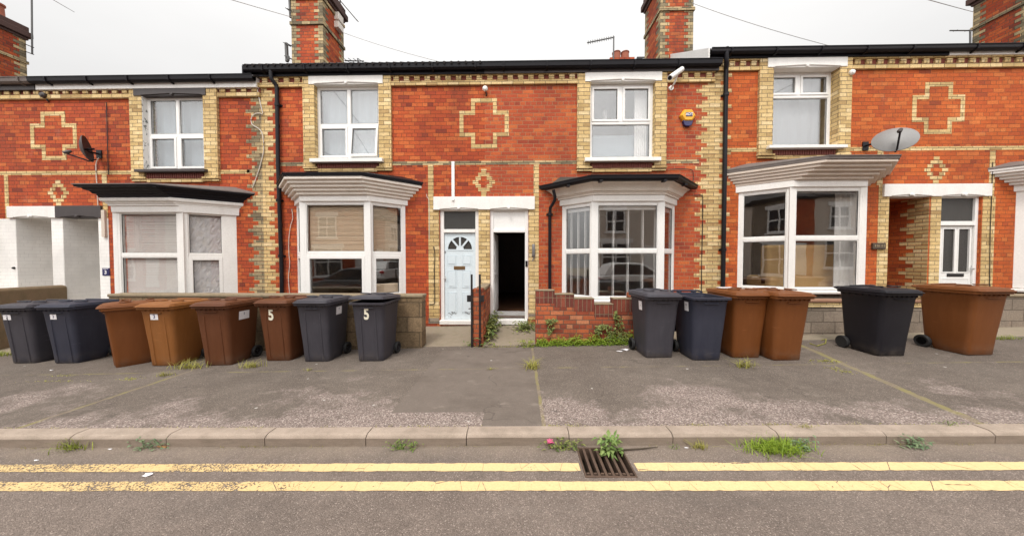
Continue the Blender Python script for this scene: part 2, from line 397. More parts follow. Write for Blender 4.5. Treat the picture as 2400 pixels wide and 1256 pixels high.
def upper_window(h, so, jo, fr, zt, lint, sill, panes, mats, recess=.05, ajar=False, curtain_or_sky_panel=None, feet=True):
    """so surround (x0,x1,z0,z1); jo jamb opening; fr frame; lint (x0,x1,z0,z1); sill (x0,x1,z0,z1)"""
    fr = jo
    m = MB(); y = D
    for a, b in ((so[0], jo[0]), (jo[1], so[1])):
        m.box(a, b, y-.06, y+.20, so[2]+.09, so[3])
    m.box(so[0], so[0]+.03, y-.075, y+.02, so[2]+.09, so[3]-.12) if False else None
    # corbelled feet and the course under the sill
    m.box(so[0]-.01, jo[0]+.05, y-.075, y+.02, so[2]+.05, so[2]+.09); m.box(jo[1]-.05, so[1]+.01, y-.075, y+.02, so[2]+.05, so[2]+.09)
    m.box(so[0], jo[0]+.05, y-.05, y+.02, so[2], so[2]+.05); m.box(jo[1]-.05, so[1], y-.05, y+.02, so[2], so[2]+.05)
    m.box(jo[0]+.05, jo[1]-.05, y-.045, y+.02, so[2]-.02, so[2]+.055)
    m.build('window_surround', mats['cream'], h, bevel=.004, seg=1)
    m = MB(); lintel_mesh(m, lint[0], lint[1], lint[2], lint[3], [(jo[0]-.0, jo[1]+.0)], proud=.075)
    m.build('lintel', mats['lintel'], h, bevel=.004, seg=1)
    m = MB(); m.prism([(y-.14, sill[2]), (y-.14, sill[3]-.02), (y+.05, sill[3]), (y+.05, sill[2])], sill[0], sill[1], 'x')
    m.build('sill', mats['sill'], h, bevel=.006)
    m = MB(); zz0, zz1 = so[2]+.055, sill[2]
    m.box(jo[0]+.03, jo[1]-.03, y-.03, y+.02, zz0, zz1)
    n = 26; p = (jo[1]-jo[0]-.08)/n
    for k in range(n):
        xa = jo[0]+.04+k*p
        m.prism([(xa+p*.15, zz0+.012), (xa+p*.85, zz0+.012), (xa+p*.85, zz1-.025), (xa+p*.5, zz1-.012), (xa+p*.15, zz1-.025)], y-.045, y-.03, 'y')
    m.build('sill_moulding', m_terra, h)
    # frame
    fy0, fy1 = y+recess, y+recess+.07
    m = MB(); frame_rect(m, fr[0], fr[1], fr[2], fr[3], .055, fy0, fy1)
    zm = zt; xm = (fr[0]+fr[1])/2
    m.box(fr[0]+.055, fr[1]-.055, fy0, fy1, zm-.03, zm+.03)
    if panes in ('2x2', 'topsplit', 'small_tops'): m.box(xm-.035, xm+.035, fy0-.002, fy1, zm+.03, fr[3]-.055)
    if panes == '2x2': m.box(xm-.035, xm+.035, fy0-.002, fy1, fr[2]+.055, zm-.03)
    fo = m.build('window', mats['frame'], h, bevel=.005)
    cells = []
    L, Rr, B, T = fr[0]+.055, fr[1]-.055, fr[2]+.055, fr[3]-.055
    cells += [(L, xm-.035, zm+.03, T, panes != '2x2'), (xm+.035, Rr, zm+.03, T, panes != '2x2')]
    if panes == '2x2': cells += [(L, xm-.035, B, zm-.03, True), (xm+.035, Rr, B, zm-.03, True)]
    else: cells += [(L, Rr, B, zm-.03, False)]
    for i, (a, b, c, d, op) in enumerate(cells):
        last = ajar and i == 3
        w = .045 if op else .012
        m = MB()
        frame_rect(m, a+.001, b-.001, c+.001, d-.001, w, fy0-.014 if op else fy0+.01, fy1-.02)
        g = MB(); g.box(a+w, b-w, fy0+.02, fy0+.032, c+w, d-w); g2 = MB(); frame_rect(g2, a+w, b-w, c+w, d-w, .007, fy0+.012, fy0+.0195)
        if last:   # bottom-right casement pushed open from its left hinge, top hung out
            piv = Vector((0, fy0, d)); rot = Matrix.Rotation(R(-7), 4, 'X')
            for q in (m, g, g2): q.v = [tuple(piv + rot @ (Vector(p)-piv)) for p in q.v]
        so_ = m.build('sash', mats['frame'], fo, bevel=.004)
        gl = g.build('pane', m_glass_up, fo); g2.build('seal', m_seal, fo)
    if curtain_or_sky_panel:
        curtain_or_sky_panel(h, fr, zm, fy1)
    # room behind
    m = MB(); m.box(fr[0]-.25, fr[1]+.25, y+.235, y+2.2, fr[2]-.5, fr[3]+.25)
    m.f = [f for i, f in enumerate(m.f) if i != 2]; m.mi = m.mi[:len(m.f)]
    m.build('room', m_room, h)

def bay(h, xl, xr, cl, cr, z0, ztr, zh, zf0, ztop, prof, mats, blinds=None, roof='flat', zbase=0.0, opener=(), trw=.04, jambw=.085, zroof=None, wide_end=None, glass=None, fl=1.0, fr2=1.0):
    """canted bay: plan points (xl,D) (cl,BF) (cr,BF) (xr,D)"""
    P = [(xl, D), (cl, BF), (cr, BF), (xr, D)]
    panels = []
    for i in range(3):
        a, b = Vector(P[i]), Vector(P[i+1]); u = (b-a).normalized(); n = Vector((u.y, -u.x))
        panels.append((a, u, n, (b-a).length))
    m = MB()
    for i, (a, u, n, L) in enumerate(panels):
        w0 = w1 = jambw
        if wide_end and i == 2: w1 = wide_end
        e0 = .0 if i == 0 else -.0
        m.obox(a, u, n, 0, w0, -.09, 0, z0+.05, zf0+.02); m.obox(a, u, n, L-w1, L, -.09, 0, z0+.05, zf0+.02)
        m.obox(a, u, n, w0, L-w1, -.075, -.008, zh, zf0+.02)
        m.obox(a, u, n, w0, L-w1, -.075, -.008, ztr-trw, ztr+trw)
        m.obox(a, u, n, w0, L-w1, -.075, -.008, z0+.05, z0+.09)
    # rounded corner posts hide the mitre
    for c in (cl, cr): m.prism([(c-.05, BF-.004), (c+.05, BF-.004), (c+.03, BF+.09), (c-.03, BF+.09)], z0+.05, zf0+.02, 'z')
    # sill board all round
    def off(o):
        t = math.tan(R(22.5))
        ul, nl = panels[0][1], panels[0][2]; ur, nr = panels[2][1], panels[2][2]
        # intersect offset lines
        def inter(p, u, q, v):
            d = u.x*v.y-u.y*v.x; w = q-p; s = (w.x*v.y-w.y*v.x)/d
            return p+u*s
        X = Vector((1, 0))
        pl = Vector(P[0])+nl*o*(fl if o > .05 else 1); pr = Vector(P[3])+nr*o*(fr2 if o > .05 else 1); f = Vector((0, BF-o))
        return [inter(pl, ul, Vector((0, D+.03)), X), inter(pl, ul, f, X), inter(pr, ur, f, X), inter(pr, ur, Vector((0, D+.03)), X)]
    def ring(o, z): return [(p.x, p.y, z) for p in off(o)]
    def sweep(mb, pr):
        rs = [ring(o, z) for o, z in pr]; n = 4
        vs = [q for r in rs for q in r]; fs = []
        for i in range(len(rs)-1):
            for k in range(3): fs.append((i*4+k, i*4+k+1, (i+1)*4+k+1, (i+1)*4+k))
            fs.append((i*4, (i+1)*4, (i+1)*4+3, i*4+3))
        fs.append((0, 1, 2, 3)); fs.append(tuple(range((len(rs)-1)*4+3, (len(rs)-1)*4-1, -1)))
        mb.add(vs, fs)
    bo = m.build('bay_window', mats['frame'], h, bevel=.006)
    m = MB(); sweep(m, [(.05, z0-.03), (.06, z0), (.055, z0+.03), (-.09, z0+.05)]); m.build('bay_sill', mats['frame'], bo, bevel=.004)
    m = MB(); sweep(m, [(-.06, zbase-.4), (-.06, z0-.03)]); m.build('bay_plinth', mats['base'], bo)
    for i, (a, u, n, L) in enumerate(panels):
        w0 = w1 = jambw
        if wide_end and i == 2: w1 = wide_end
        for zz0, zz1 in ((z0+.09, ztr-trw), (ztr+trw, zh)):
            fr = .014
            if (i, 0 if zz1 < ztr else 1) in opener: fr = .06
            m = MB()
            for s0, s1, c, d in ((w0, w0+fr, zz0, zz1), (L-w1-fr, L-w1, zz0, zz1)): m.obox(a, u, n, s0, s1, -.06, .004 if fr > .03 else -.015, c, d)
            for c, d in ((zz0, zz0+fr), (zz1-fr, zz1)): m.obox(a, u, n, w0+fr, L-w1-fr, -.06, .004 if fr > .03 else -.015, c, d)
            m.build('sash', mats['frame'], bo, bevel=.003)
            g = MB(); g.obox(a, u, n, w0+fr, L-w1-fr, -.045, -.035, zz0+fr, zz1-fr); g.build('pane', glass or m_glass, bo); g = MB(); sw = .007
            for a0, a1, c0, c1 in ((w0+fr, w0+fr+sw, zz0+fr, zz1-fr), (L-w1-fr-sw, L-w1-fr, zz0+fr, zz1-fr), (w0+fr+sw, L-w1-fr-sw, zz0+fr, zz0+fr+sw), (w0+fr+sw, L-w1-fr-sw, zz1-fr-sw, zz1-fr)): g.obox(a, u, n, a0, a1, -.034, -.026, c0, c1)
            g.build('seal', m_seal, bo)
    # cornice: profile of (offset, z), split between the pale lower part and the top
    for part, pr, mt in prof:
        m = MB(); sweep(m, pr); m.build(part, mt, bo, bevel=.003, seg=1)
    # roof
    o_top, z_top = prof[-1][1][-1]
    zr = zroof if zroof else z_top+.16
    r0 = off(o_top+.012)
    if roof == 'flat':
        vs = [(p.x, p.y, z_top) for p in r0] + [(p.x, p.y, z_top+.018) for p in r0]
        back = [(r0[0].x+.02, D+.02, z_top+.03), (r0[0].x+.5, D+.02, zr), (r0[3].x-.5, D+.02, zr), (r0[3].x-.02, D+.02, z_top+.03)]
        vs += back
        m = MB(); m.add(vs, [(0,1,5,4),(1,2,6,5),(2,3,7,6),(3,2,1,0),(4,5,9,8),(5,6,10,9),(6,7,11,10)])
        m.build('bay_roof', mats['roof'], bo)
    else:
        m = MB(); vs = [(p.x, p.y, z_top) for p in r0] + [(p.x, p.y, z_top+.05) for p in r0]
        vs += [(r0[0].x+.35, D+.02, zr), (r0[3].x-.35, D+.02, zr)]
        m.add(vs, [(0,1,5,4),(1,2,6,5),(2,3,7,6),(3,2,1,0),(4,5,8),(5,6,9,8),(6,7,9)])
        m.build('bay_roof', mats['roof'], bo)
    # room
    m = MB(); m.box(xl-.2, xr+.2, D+.235, D+3.2, z0-.75, zf0+.25); m.f = [f for i, f in enumerate(m.f) if i != 2]; m.mi = m.mi[:len(m.f)]
    m.build('room', m_room, h)
    return bo, panels

def venetian(bo, panel, s0, s1, z0, z1, mat, pitch=.027, depth=-.085, tilt=.55, skip=0.0):
    a, u, n, L = panel; m = MB(); z = z0
    while z < z1:
        if random.random() >= skip:
            dz = pitch*.5*tilt; dd = .011
            p = lambda s, d, zz: (a.x+u.x*s+n.x*d, a.y+u.y*s+n.y*d, zz)
            j = random.uniform(-.0015, .0015)
            lo, hi = z-pitch*.46+j, z+pitch*.46+j
            m.add([p(s0, depth+dd, lo), p(s1, depth+dd, lo), p(s1, depth-dd, hi), p(s0, depth-dd, hi),
                   p(s0, depth+dd-.0015, lo), p(s1, depth+dd-.0015, lo), p(s1, depth-dd-.0015, hi), p(s0, depth-dd-.0015, hi)],
                  [(0,1,2,3),(7,6,5,4),(0,3,7,4),(1,5,6,2)])
        z += pitch
    return m.build('blind', mat, bo)

def roof_chimney(h, x0, x1, y0, y1, z0, zband, ztop, pots=2, cap=True, potmat=None):
    m = MB(); m.box(x0, x1, y0, y1, z0, ztop)
    ch = m.build('chimney', m_chim, h)
    for xa, sx in ((x0, 1), (x1, -1)):
        q, q2 = MB(), MB(); k = 0; z = z0
        while z < ztop-.02:
            w = .125 if k % 2 else .23
            q.box(xa-sx*.004, xa+sx*w, y0-.004, y0+.05, z, z+BH-.0005)
            q.box(xa-sx*.004, xa+sx*.05, y0+.05, y0+(.355-w), z, z+BH-.0005)
            q2.box(xa-sx*.004, xa+sx*.05, y1-(.355-w), y1+.004, z, z+BH-.0005)
            z += BH; k += 1
        q.build('quoin', m_cream_dirty, ch); q2.build('quoin', m_cream_dirty, ch)
    for zb in zband:
        q = MB(); q.box(x0-.035, x1+.035, y0-.035, y1+.035, zb, zb+.085); q.build('string_course', m_cream_dirty, ch, bevel=.006)
    q = MB()
    q.box(x0-.04, x1+.04, y0-.04, y1+.04, ztop, ztop+.08); q.box(x0-.10, x1+.10, y0-.10, y1+.10, ztop+.08, ztop+.24); q.box(x0-.05, x1+.05, y0-.05, y1+.05, ztop+.24, ztop+.40)
    q.build('chimney_cap', m_cap, ch, bevel=.015)
    for i in range(pots):
        q = MB(); yc = y0+(y1-y0)*(i+.5)/pots
        q.lathe([(.15,0),(.15,.05),(.125,.08),(.11,.45),(.135,.47),(.135,.52),(.10,.52),(.095,.1)], ((x0+x1)/2, yc, ztop+.38), 'z', 18)
        q.build('chimney_pot', potmat or m_pot, ch, smooth=True)
    return ch

def main_roof(h, x0, x1, ze, tiles=False, verge=None):
    y0, rise = D-.19, math.tan(R(31)); yr = D+3.7; zr = ze+(yr-y0)*rise
    m = MB()
    m.prism([(y0, ze-.03), (y0, ze), (yr, zr), (yr+3.9, ze), (yr+3.9, ze-.03), (yr, zr-.06)], x0, x1, 'x')
    if tiles:
        n = int((x1-x0)/.15)
        for k in range(n):
            x = x0+(k+.5)*(x1-x0)/n
            m.tube([(x, y0-.03, ze-.006), (x, y0+3.0, ze-.006+3.03*rise)], .026, 8)
    r = m.build('roof', m_tile, h)
    m = MB(); m.tube([(x0, yr, zr+.0), (x1, yr, zr+.0)], .09, 10); m.build('ridge_tiles', m_tile, r, smooth=True)
    if verge is not None:
        xv, mt = verge; m = MB()
        m.prism([(y0, ze-.20), (y0, ze+.01), (yr, zr+.01), (yr, zr-.20)], xv, xv+.025, 'x'); m.build('bargeboard', mt, r)
    return r

def gutter(h, x0, x1, z0, z1, fz0, mg, mf, xf0=None, y=D):
    # half-round gutter with lip and brackets, plus fascia board
    m = MB(); r = (z1-z0)
    prof = [(y-.085, z1), (y-.085, z0+.02), (y-.11, z0), (y-.15, z0), (y-.185, z0+.03), (y-.195, z1), (y-.205, z1), (y-.205, z1+.012), (y-.185, z1+.012), (y-.175, z0+.04), (y-.145, z0+.012), (y-.11, z0+.012), (y-.098, z0+.03), (y-.098, z1)]
    m.prism(prof, x0, x1, 'x')
    x = x0+.4
    while x < x1-.1:
        m.prism([(y-.215, z1+.005), (y-.20, z0+.01), (y-.15, z0-.014), (y-.085, z0-.03), (y-.085, z0+.0), (y-.15, z0), (y-.186, z0+.028), (y-.196, z1)], x, x+.035, 'x'); x += .92
    g = m.build('gutter', mg, h)
    m = MB(); m.box(x0 if xf0 is None else xf0, x1, y-.085, y+.02, fz0, z1)
    m.build('fascia', mf, h)

def downpipe(path, r, h, brackets=(), mat=None, name='downpipe'):
    m = MB(); m.tube(path, r, 12)
    for (x, y, z) in brackets:
        m.lathe([(r+.012,-.03),(r+.012,.03)], (x, y, z), 'z', 12); m.box(x-.07, x+.07, y+r, y+r+.02, z-.02, z+.02)
    return m.build(name, mat or m_blackpl, h, smooth=True)

# ------------------------------------------------------------------ survey of the three pairs of houses
XB = [-15.05, wx(133, 430), wx(616, 430), wx(1137, 430), wx(1670, 430), wx(2196, 430), wx(2196, 430)+4.75]
pairs = {
 'AB': dict(px=400, top=(200,209), den=(209.8,220), bot=(221.5,231.5), band=(399.5,408.5), lint=(484,511), gut=(176,190), fas=206.6, ref=137, wallpx=137),
 'CD': dict(px=1137, top=(171,179), den=(180,190), bot=(191,201), band=(377.5,386.5), lint=(461.5,492), gut=(145,160), fas=172.5, ref=1137, wallpx=1137),
 'EF': dict(px=2100, top=(132.5,140), den=(142,152.5), bot=(154,163.5), band=(344.5,353.5), lint=(432,461), gut=(106,119), fas=131, ref=2195, wallpx=2195),
}
for k, p in pairs.items():
    p['Z'] = {q: tuple(wz(v, p['px']) for v in p[q]) for q in ('top', 'den', 'bot', 'band')}
    p['Z']['lint'] = tuple(wz(v, p['ref']) for v in p['lint'])
    p['Z']['gut'] = (wz(p['gut'][1], p['px'], D-.17), wz(p['gut'][0], p['px'], D-.2)); p['Z']['fas'] = wz(p['fas'], p['px'], D-.085)

house_labels = [
 ('terraced_house', 'red brick terraced house at the left edge, doorway painted white under a white lintel'),
 ('terraced_house', 'red brick terraced house with a black topped bay, dark lintels and number plaque 3'),
 ('terraced_house', 'red brick terraced house with the pale blue front door and white stepped bay cornice'),
 ('terraced_house', 'red brick terraced house with the open dark doorway and black guttered bay roof'),
 ('terraced_house', 'orange brick terraced house with a stone coloured bay cornice and open brick porch'),
 ('terraced_house', 'orange brick terraced house at the right edge with a white panelled door'),
]
GRP = 'terraced houses along the street'
Hs = []
for i, (n, l) in enumerate(house_labels):
    Hs.append(thing(n, l, 'house', ((XB[i]+XB[i+1])/2, D, 0), GRP))
A, B, C, Dh, E, F = Hs
Z0 = -.6
def mirror(x, c): return 2*c-x

# openings
ZAB, ZCD, ZEF = pairs['AB']['Z'], pairs['CD']['Z'], pairs['EF']['Z']
def win(px0, px1, py0, py1): return (wx(px0, (py0+py1)/2), wx(px1, (py0+py1)/2), wz(py1, (px0+px1)/2), wz(py0, (px0+px1)/2))
uw = {
 'B': dict(so=win(312, 515, 205, 426), jo=win(341, 483, 226, 400), fr=win(347, 484, 230, 397), zt=wz(316, 415), lint=win(322, 489, 207, 228), sill=win(333, 494, 398.5, 406.5)),
 'C': dict(so=win(714, 919, 176, 402), jo=win(741, 890, 201, 374), fr=win(742, 889, 203, 369), zt=wz(292, 815), lint=win(728, 900, 174.5, 201.5), sill=win(735, 902, 373.5, 384)),
 'D': dict(so=win(1352, 1560, 175, 402), jo=win(1382, 1532, 195, 373), fr=win(1383, 1531, 201, 370), zt=wz(286, 1457), lint=win(1370, 1548, 172, 195), sill=win(1368, 1543, 371.5, 382)),
 'E': dict(so=win(1775, 1989, 140, 372), jo=win(1807, 1961, 162, 343), fr=win(1803, 1956, 166, 345), zt=wz(219, 1880), lint=win(1794, 1978, 136, 162), sill=win(1791, 1971, 343, 352)),
}
cAB, cEF = XB[1], XB[5]
def mir_win(d, c):
    out = {}
    for k, v in d.items():
        out[k] = (mirror(v[1], c), mirror(v[0], c), v[2], v[3]) if isinstance(v, tuple) else v
    return out
uw['A'] = mir_win(uw['B'], cAB); uw['F'] = mir_win(uw['E'], cEF)

bays = {
 'B': dict(xl=-8.62, cl=wx(272, 600, BF), cr=wx(426, 600, BF), xr=wx(556, 600), z0=wz(708, 350, BF)-.06, ztr=wz(598.5, 350, BF), zh=wz(500, 350, BF), zf0=wz(496, 350, BF), py=dict(f=(496, 480), c0=478, k0=461, top=432), px=350),
 'C': dict(xl=wx(697, 600), cl=wx(709, 600, BF), cr=wx(864, 600, BF), xr=wx(951, 600), z0=wz(706, 790, BF), ztr=wz(595, 790, BF), zh=wz(478.5, 790, BF), zf0=wz(471, 790, BF), px=790),
 'D': dict(xl=wx(1317, 600), cl=wx(1391, 600, BF), cr=wx(1551, 600, BF), xr=wx(1580, 600), z0=wz(706, 1470, BF), ztr=wz(588, 1470, BF), zh=wz(480, 1470, BF), zf0=wz(471, 1470, BF), px=1470),
 'E': dict(xl=wx(1729, 560), cl=wx(1855, 560, BF), cr=wx(2024, 560, BF), xr=wx(2024, 560, BF)+.52, z0=wz(685, 1940, BF), ztr=wz(558, 1940, BF), zh=wz(446, 1940, BF), zf0=wz(437, 1940, BF), px=1940),
}
def mirb(b, c):
    d = dict(b); d['xl'], d['xr'] = mirror(b['xr'], c), mirror(b['xl'], c); d['cl'], d['cr'] = mirror(b['cr'], c), mirror(b['cl'], c); return d
bays['A'] = mirb(bays['B'], cAB); bays['F'] = mirb(bays['E'], cEF)
dF = wx(2377, 560)-bays['F']['xl']
for k in ('xl', 'xr', 'cl', 'cr'): bays['F'][k] += dF

def bayhole(b): return (b['xl']+.12, b['xr']-.12, b['z0']-.1, b['zf0']+.12)
# door openings (x0,x1,ztop)
dC = (wx(1030), wx(1122), ZCD['lint'][0]); dD = (wx(1148), wx(1238.7), ZCD['lint'][0])
dA = (wx(40, 600), wx(124, 600), 0); dB = (wx(150, 600), wx(234, 600), 0)
dE = (wx(2080, 550), wx(2176, 550), 0); dF_ = (wx(2200, 550), wx(2298, 550), 0)
zdo = {'A': ZAB['lint'][1], 'B': ZAB['lint'][1], 'C': ZCD['lint'][1], 'D': ZCD['lint'][1], 'E': ZEF['lint'][1], 'F': ZEF['lint'][1]}
zth = {'A': wz(745, 90)-.1, 'B': wz(745, 190)-.1, 'C': wz(760, 1076), 'D': wz(760, 1193), 'E': wz(735, 2120), 'F': wz(735, 2250)}
doors = {'A': dA, 'B': dB, 'C': dC, 'D': dD, 'E': dE, 'F': dF_}
bm_ = {'A': m_brick_b, 'B': m_brick_b, 'C': m_brick_c, 'D': m_brick_d, 'E': m_brick_e, 'F': m_brick_e}
ZP = {'A': ZAB, 'B': ZAB, 'C': ZCD, 'D': ZCD, 'E': ZEF, 'F': ZEF}
house = dict(zip('ABCDEF', Hs))
for i, k in enumerate('ABCDEF'):
    h = house[k]; Z = ZP[k]
    holes = [(uw[k]['jo'][0]-.012, uw[k]['jo'][1]+.012, uw[k]['jo'][2]-.012, uw[k]['jo'][3]+.03), bayhole(bays[k]), (doors[k][0], doors[k][1], zth[k], zdo[k]+.03)]
    m = MB(); wall_mesh(m, XB[i], XB[i+1], Z0, Z['gut'][1]-.03, holes); m.build('wall', bm_[k], h)

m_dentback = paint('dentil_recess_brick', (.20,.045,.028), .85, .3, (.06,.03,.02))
# ---- string bands, ornaments, dentils, strips
def strip_rows(mb, x0, x1, z0, z1, y=D): mb.box(x0, x1, y-.004, y+.02, z0, z1)
for k0, k1, cx, cz, dx, dz, cm in (('A', 'B', 126, 319, 137, 452, m_cream), ('C', 'D', 1134.5, 290, 1134, 427, m_cream), ('E', 'F', 2199, 254, 2194, 399, m_cream)):
    Z = ZP[k0]
    hcx, hcz = W(cx, cz); ddx, ddz = W(dx, dz)
    m = MB(); m2 = MB(); ornament(m, m2, hcx, hcz, ddx, ddz, Z['lint'][0])
    m.build('brick_cross', cm, house[k0]); m2.build('brick_diamond', cm, house[k0])
for i, k in enumerate('ABCDEF'):
    h = house[k]; Z = ZP[k]; so = uw[k]['so']
    for a, b in ((XB[i]+(.0 if k in 'BDF' else .3), so[0]), (so[1], XB[i+1]-(.0 if k in 'ACE' else .3))):
        m = MB(); m.box(a, b, D-.004, D+.02, Z['band'][1], Z['band'][0])
        m.build('string_band', m_cream_dirty if k in 'CD' else m_cream, h)
    for a, b in ((XB[i], so[0]), (so[1], XB[i+1])):
        m = MB(); dentils(m, a+.002, b-.002, Z['top'][1], Z['top'][0], Z['den'][1], Z['den'][0], Z['bot'][1], Z['bot'][0], top=True)
        dc = m.build('dentil_course', m_cream, h, bevel=.004, seg=1)
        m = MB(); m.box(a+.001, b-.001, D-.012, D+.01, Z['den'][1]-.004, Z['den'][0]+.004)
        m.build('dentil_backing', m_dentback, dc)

# ---- upper windows
def sky_panel(mat, y=.10):  # pale panel added behind the glass; its colour stands in for reflected sky
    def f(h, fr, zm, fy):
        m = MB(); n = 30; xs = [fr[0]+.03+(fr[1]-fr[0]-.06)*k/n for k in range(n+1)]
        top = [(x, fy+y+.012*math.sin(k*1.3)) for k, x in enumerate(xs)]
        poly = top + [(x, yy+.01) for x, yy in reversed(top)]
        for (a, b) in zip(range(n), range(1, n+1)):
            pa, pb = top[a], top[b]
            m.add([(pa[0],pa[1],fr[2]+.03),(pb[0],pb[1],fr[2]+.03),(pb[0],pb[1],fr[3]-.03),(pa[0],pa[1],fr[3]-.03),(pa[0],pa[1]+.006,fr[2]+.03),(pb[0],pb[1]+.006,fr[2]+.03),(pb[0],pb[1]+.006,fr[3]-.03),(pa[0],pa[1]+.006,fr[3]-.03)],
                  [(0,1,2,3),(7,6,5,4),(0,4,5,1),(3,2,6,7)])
        m.build('curtain_or_sky_panel', mat, h, smooth=True)
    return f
def curt_D(h, fr, zm, fy):
    # white curtain to the right, thin net over the rest
    m = MB(); x0 = fr[1]-.33; n = 12
    for k in range(n):
        a, b = x0+.27*k/n, x0+.27*(k+1)/n; ya, yb = fy+.10+.02*(k % 2), fy+.10+.02*((k+1) % 2)
        m.add([(a,ya,fr[2]),(b,yb,fr[2]),(b,yb,fr[3]),(a,ya,fr[3]),(a,ya+.006,fr[2]),(b,yb+.006,fr[2]),(b,yb+.006,fr[3]),(a,ya+.006,fr[3])], [(0,1,2,3),(7,6,5,4)])
    m.build('curtain_or_sky_panel', m_net, h, smooth=True)
    m = MB(); m.box(fr[0]+.02, fr[1]-.02, fy+.16, fy+.166, fr[2]-.05, fr[2]+.62); m.build('net_curtain', m_skytone, h)
    m = MB()
    for xa, zb in ((fr[0]+.45, fr[3]-.62), (fr[0]+.88, fr[3]-.30)):
        m.lathe([(0, 0), (.06, .0), (.055, .3), (.03, .36), (0, .37)], (xa+.05, fy+.5, zb), 'z', 14)
    m.build('lamp_shade', m_net, h, smooth=True)
WM = dict(cream=m_cream, lintel=m_white, sill=m_white, frame=m_upvc)
WMB = dict(cream=m_cream, lintel=m_darkp, sill=m_darkp, frame=m_upvc)
upper_window(A, panes='2x2', mats=WMB, curtain_or_sky_panel=sky_panel(m_skytone), **uw['A'])
upper_window(B, panes='2x2', mats=WMB, curtain_or_sky_panel=sky_panel(m_skytone), recess=.045, **uw['B'])
upper_window(C, panes='2x2', mats=WM, ajar=True, curtain_or_sky_panel=sky_panel(m_skytone), **uw['C'])
upper_window(Dh, panes='topsplit', mats=WM, curtain_or_sky_panel=curt_D, **uw['D'])
upper_window(E, panes='small_tops', mats=WM, curtain_or_sky_panel=sky_panel(m_skytone2), recess=.13, **uw['E'])
upper_window(F, panes='small_tops', mats=WM, curtain_or_sky_panel=sky_panel(m_skytone2), recess=.13, **uw['F'])
# peeling white render on the left reveal of the black-lintelled window
u = uw['B']; m = MB(); m.box(u['jo'][0], u['jo'][0]+.008, D-.052, D+.05, u['fr'][2], u['fr'][3]+.02)
m_peel, nt, bb = newmat('peeling_paint'); nn = noise(nt, scl(nt, pos(nt), (8, 8, 5)), 1.6, 5, .7)
nt.links.new(ramp(nt, nn, [(.0, (.75,.73,.70)), (.55, (.75,.73,.70)), (.57, (.13,.14,.13)), (.7, (.10,.16,.17))], 'CONSTANT'), bb.inputs['Base Color'])
m.build('peeling_reveal', m_peel, B)

# ---- gutters, fascias and roofs
def wgut(k, x0, x1, mg, mf, xf0=None, dz=0.0):
    Z = ZP[k]; gutter(house[k], x0, x1, Z['gut'][0], Z['gut'][1], Z['fas'], mg, mf, xf0)
wgut('A', XB[0], XB[1]-.30, m_lead, m_darkp)
wgut('B', XB[1]-.30, XB[2]-.03, m_black, m_white, wx(97, 200))
wgut('C', wx(573, 150, D-.15), XB[3]-.002, m_black, m_black, XB[2]+.0)
wgut('D', XB[3], XB[4]+.05, m_black, m_darkp)
wgut('E', wx(1666, 110, D-.15), XB[5]+.05, m_black, m_black)
wgut('F', XB[5]+.052, XB[6], m_black, m_white)
for k, i in zip('ABCDEF', range(6)):
    Z = ZP[k]
    x0 = XB[i] if k not in 'CE' else XB[i]-.22
    verge = {'C': (x0-.026, m_black), 'E': (x0-.026, m_white)}.get(k)
    main_roof(house[k], x0+.001, XB[i+1]-.001, Z['gut'][1]-.01, tiles=(k == 'C'), verge=verge)

# ---- chimneys on the party walls
YC0, YC1 = 8.0, 8.95
def stack(h, pxl, pxr, zb, pxref, ztop, pots=2):
    x0, x1 = wx(pxl, 120, YC0), wx(pxr, 120, YC0)
    return roof_chimney(h, x0, x1, YC0, YC1, 5.2, [wz(v, pxref, YC0) for v in zb], ztop, pots)
zcap = wz(88, 74, YC1)
xa1 = wx(62, 150, YC1)
roof_chimney(A, xa1-.85, xa1, YC0, YC1, 5.2, [wz(151, 64, YC1)], zcap-.08, 2)
stack(C, 684.5, 757.5, (59.5, 1.0), 720, wz(-12, 720, YC0), 2)
stack(E, 1547, 1623.5, (27,), 1585, wz(-40, 1585, YC0), 2)
xf0 = wx(2281, 50, YC1)
roof_chimney(F, xf0, xf0+.85, YC0, YC1, 5.2, [wz(72, 2281, YC1)], wz(14, 2281, YC1)-.02, 2)
# ------------------------------------------------------------------ bays
def prof(b, pts):
    return [(o, wz(y, b['px'], BF-o)) for o, y in pts]
def steps(b, o0, y0, o1, y1, n):
    za, zb = wz(y0, b['px'], BF-o0), wz(y1, b['px'], BF-o1); out = []
    do, dz = (o1-o0)/n, (zb-za)/n
    for k in range(n):
        o, z = o0+do*k, za+dz*k
        out += [(o+.004, z), (o+do*.80, z+.003), (o+do, z+dz*.16), (o+do, z+dz*.84), (o+do-.004, z+dz-.001)]
    return out
FR = dict(frame=m_white, base=m_stone_b, roof=m_lead)
def mk_bay(k, P, frame, base, roofm, **kw):
    b = bays[k]
    return bay(house[k], b['xl'], b['xr'], b['cl'], b['cr'], b['z0'], b['ztr'], b['zh'], b['zf0'], 0, P, dict(frame=frame, base=base, roof=roofm), zbase=0, **kw)
bB = dict(bays['B']); bC = bays['C']; bD = bays['D']; bE = bays['E']
PB_ = lambda b: [('frieze', prof(b, [(.0,498),(.035,497),(.04,482.5),(.07,481.5),(.07,478),(.09,477),(.10,473.5),(.12,472.5),(.15,470),(.16,463.5),(.14,462.8)]), m_white),
                 ('cornice', prof(b, [(.14,462.6),(.165,461),(.18,455),(.22,453),(.25,446),(.30,444),(.33,438),(.39,436),(.40,431.5)]), m_black)]
PC_ = lambda b: [('frieze', prof(b, [(.0,473),(.035,471),(.035,457.5)]), m_white),
                 ('cornice', steps(b, .036, 457.4, .295, 412, 5), m_cornice),
                 ('lead_edge', prof(b, [(.30,411.8),(.315,411),(.318,406)]), m_black)]
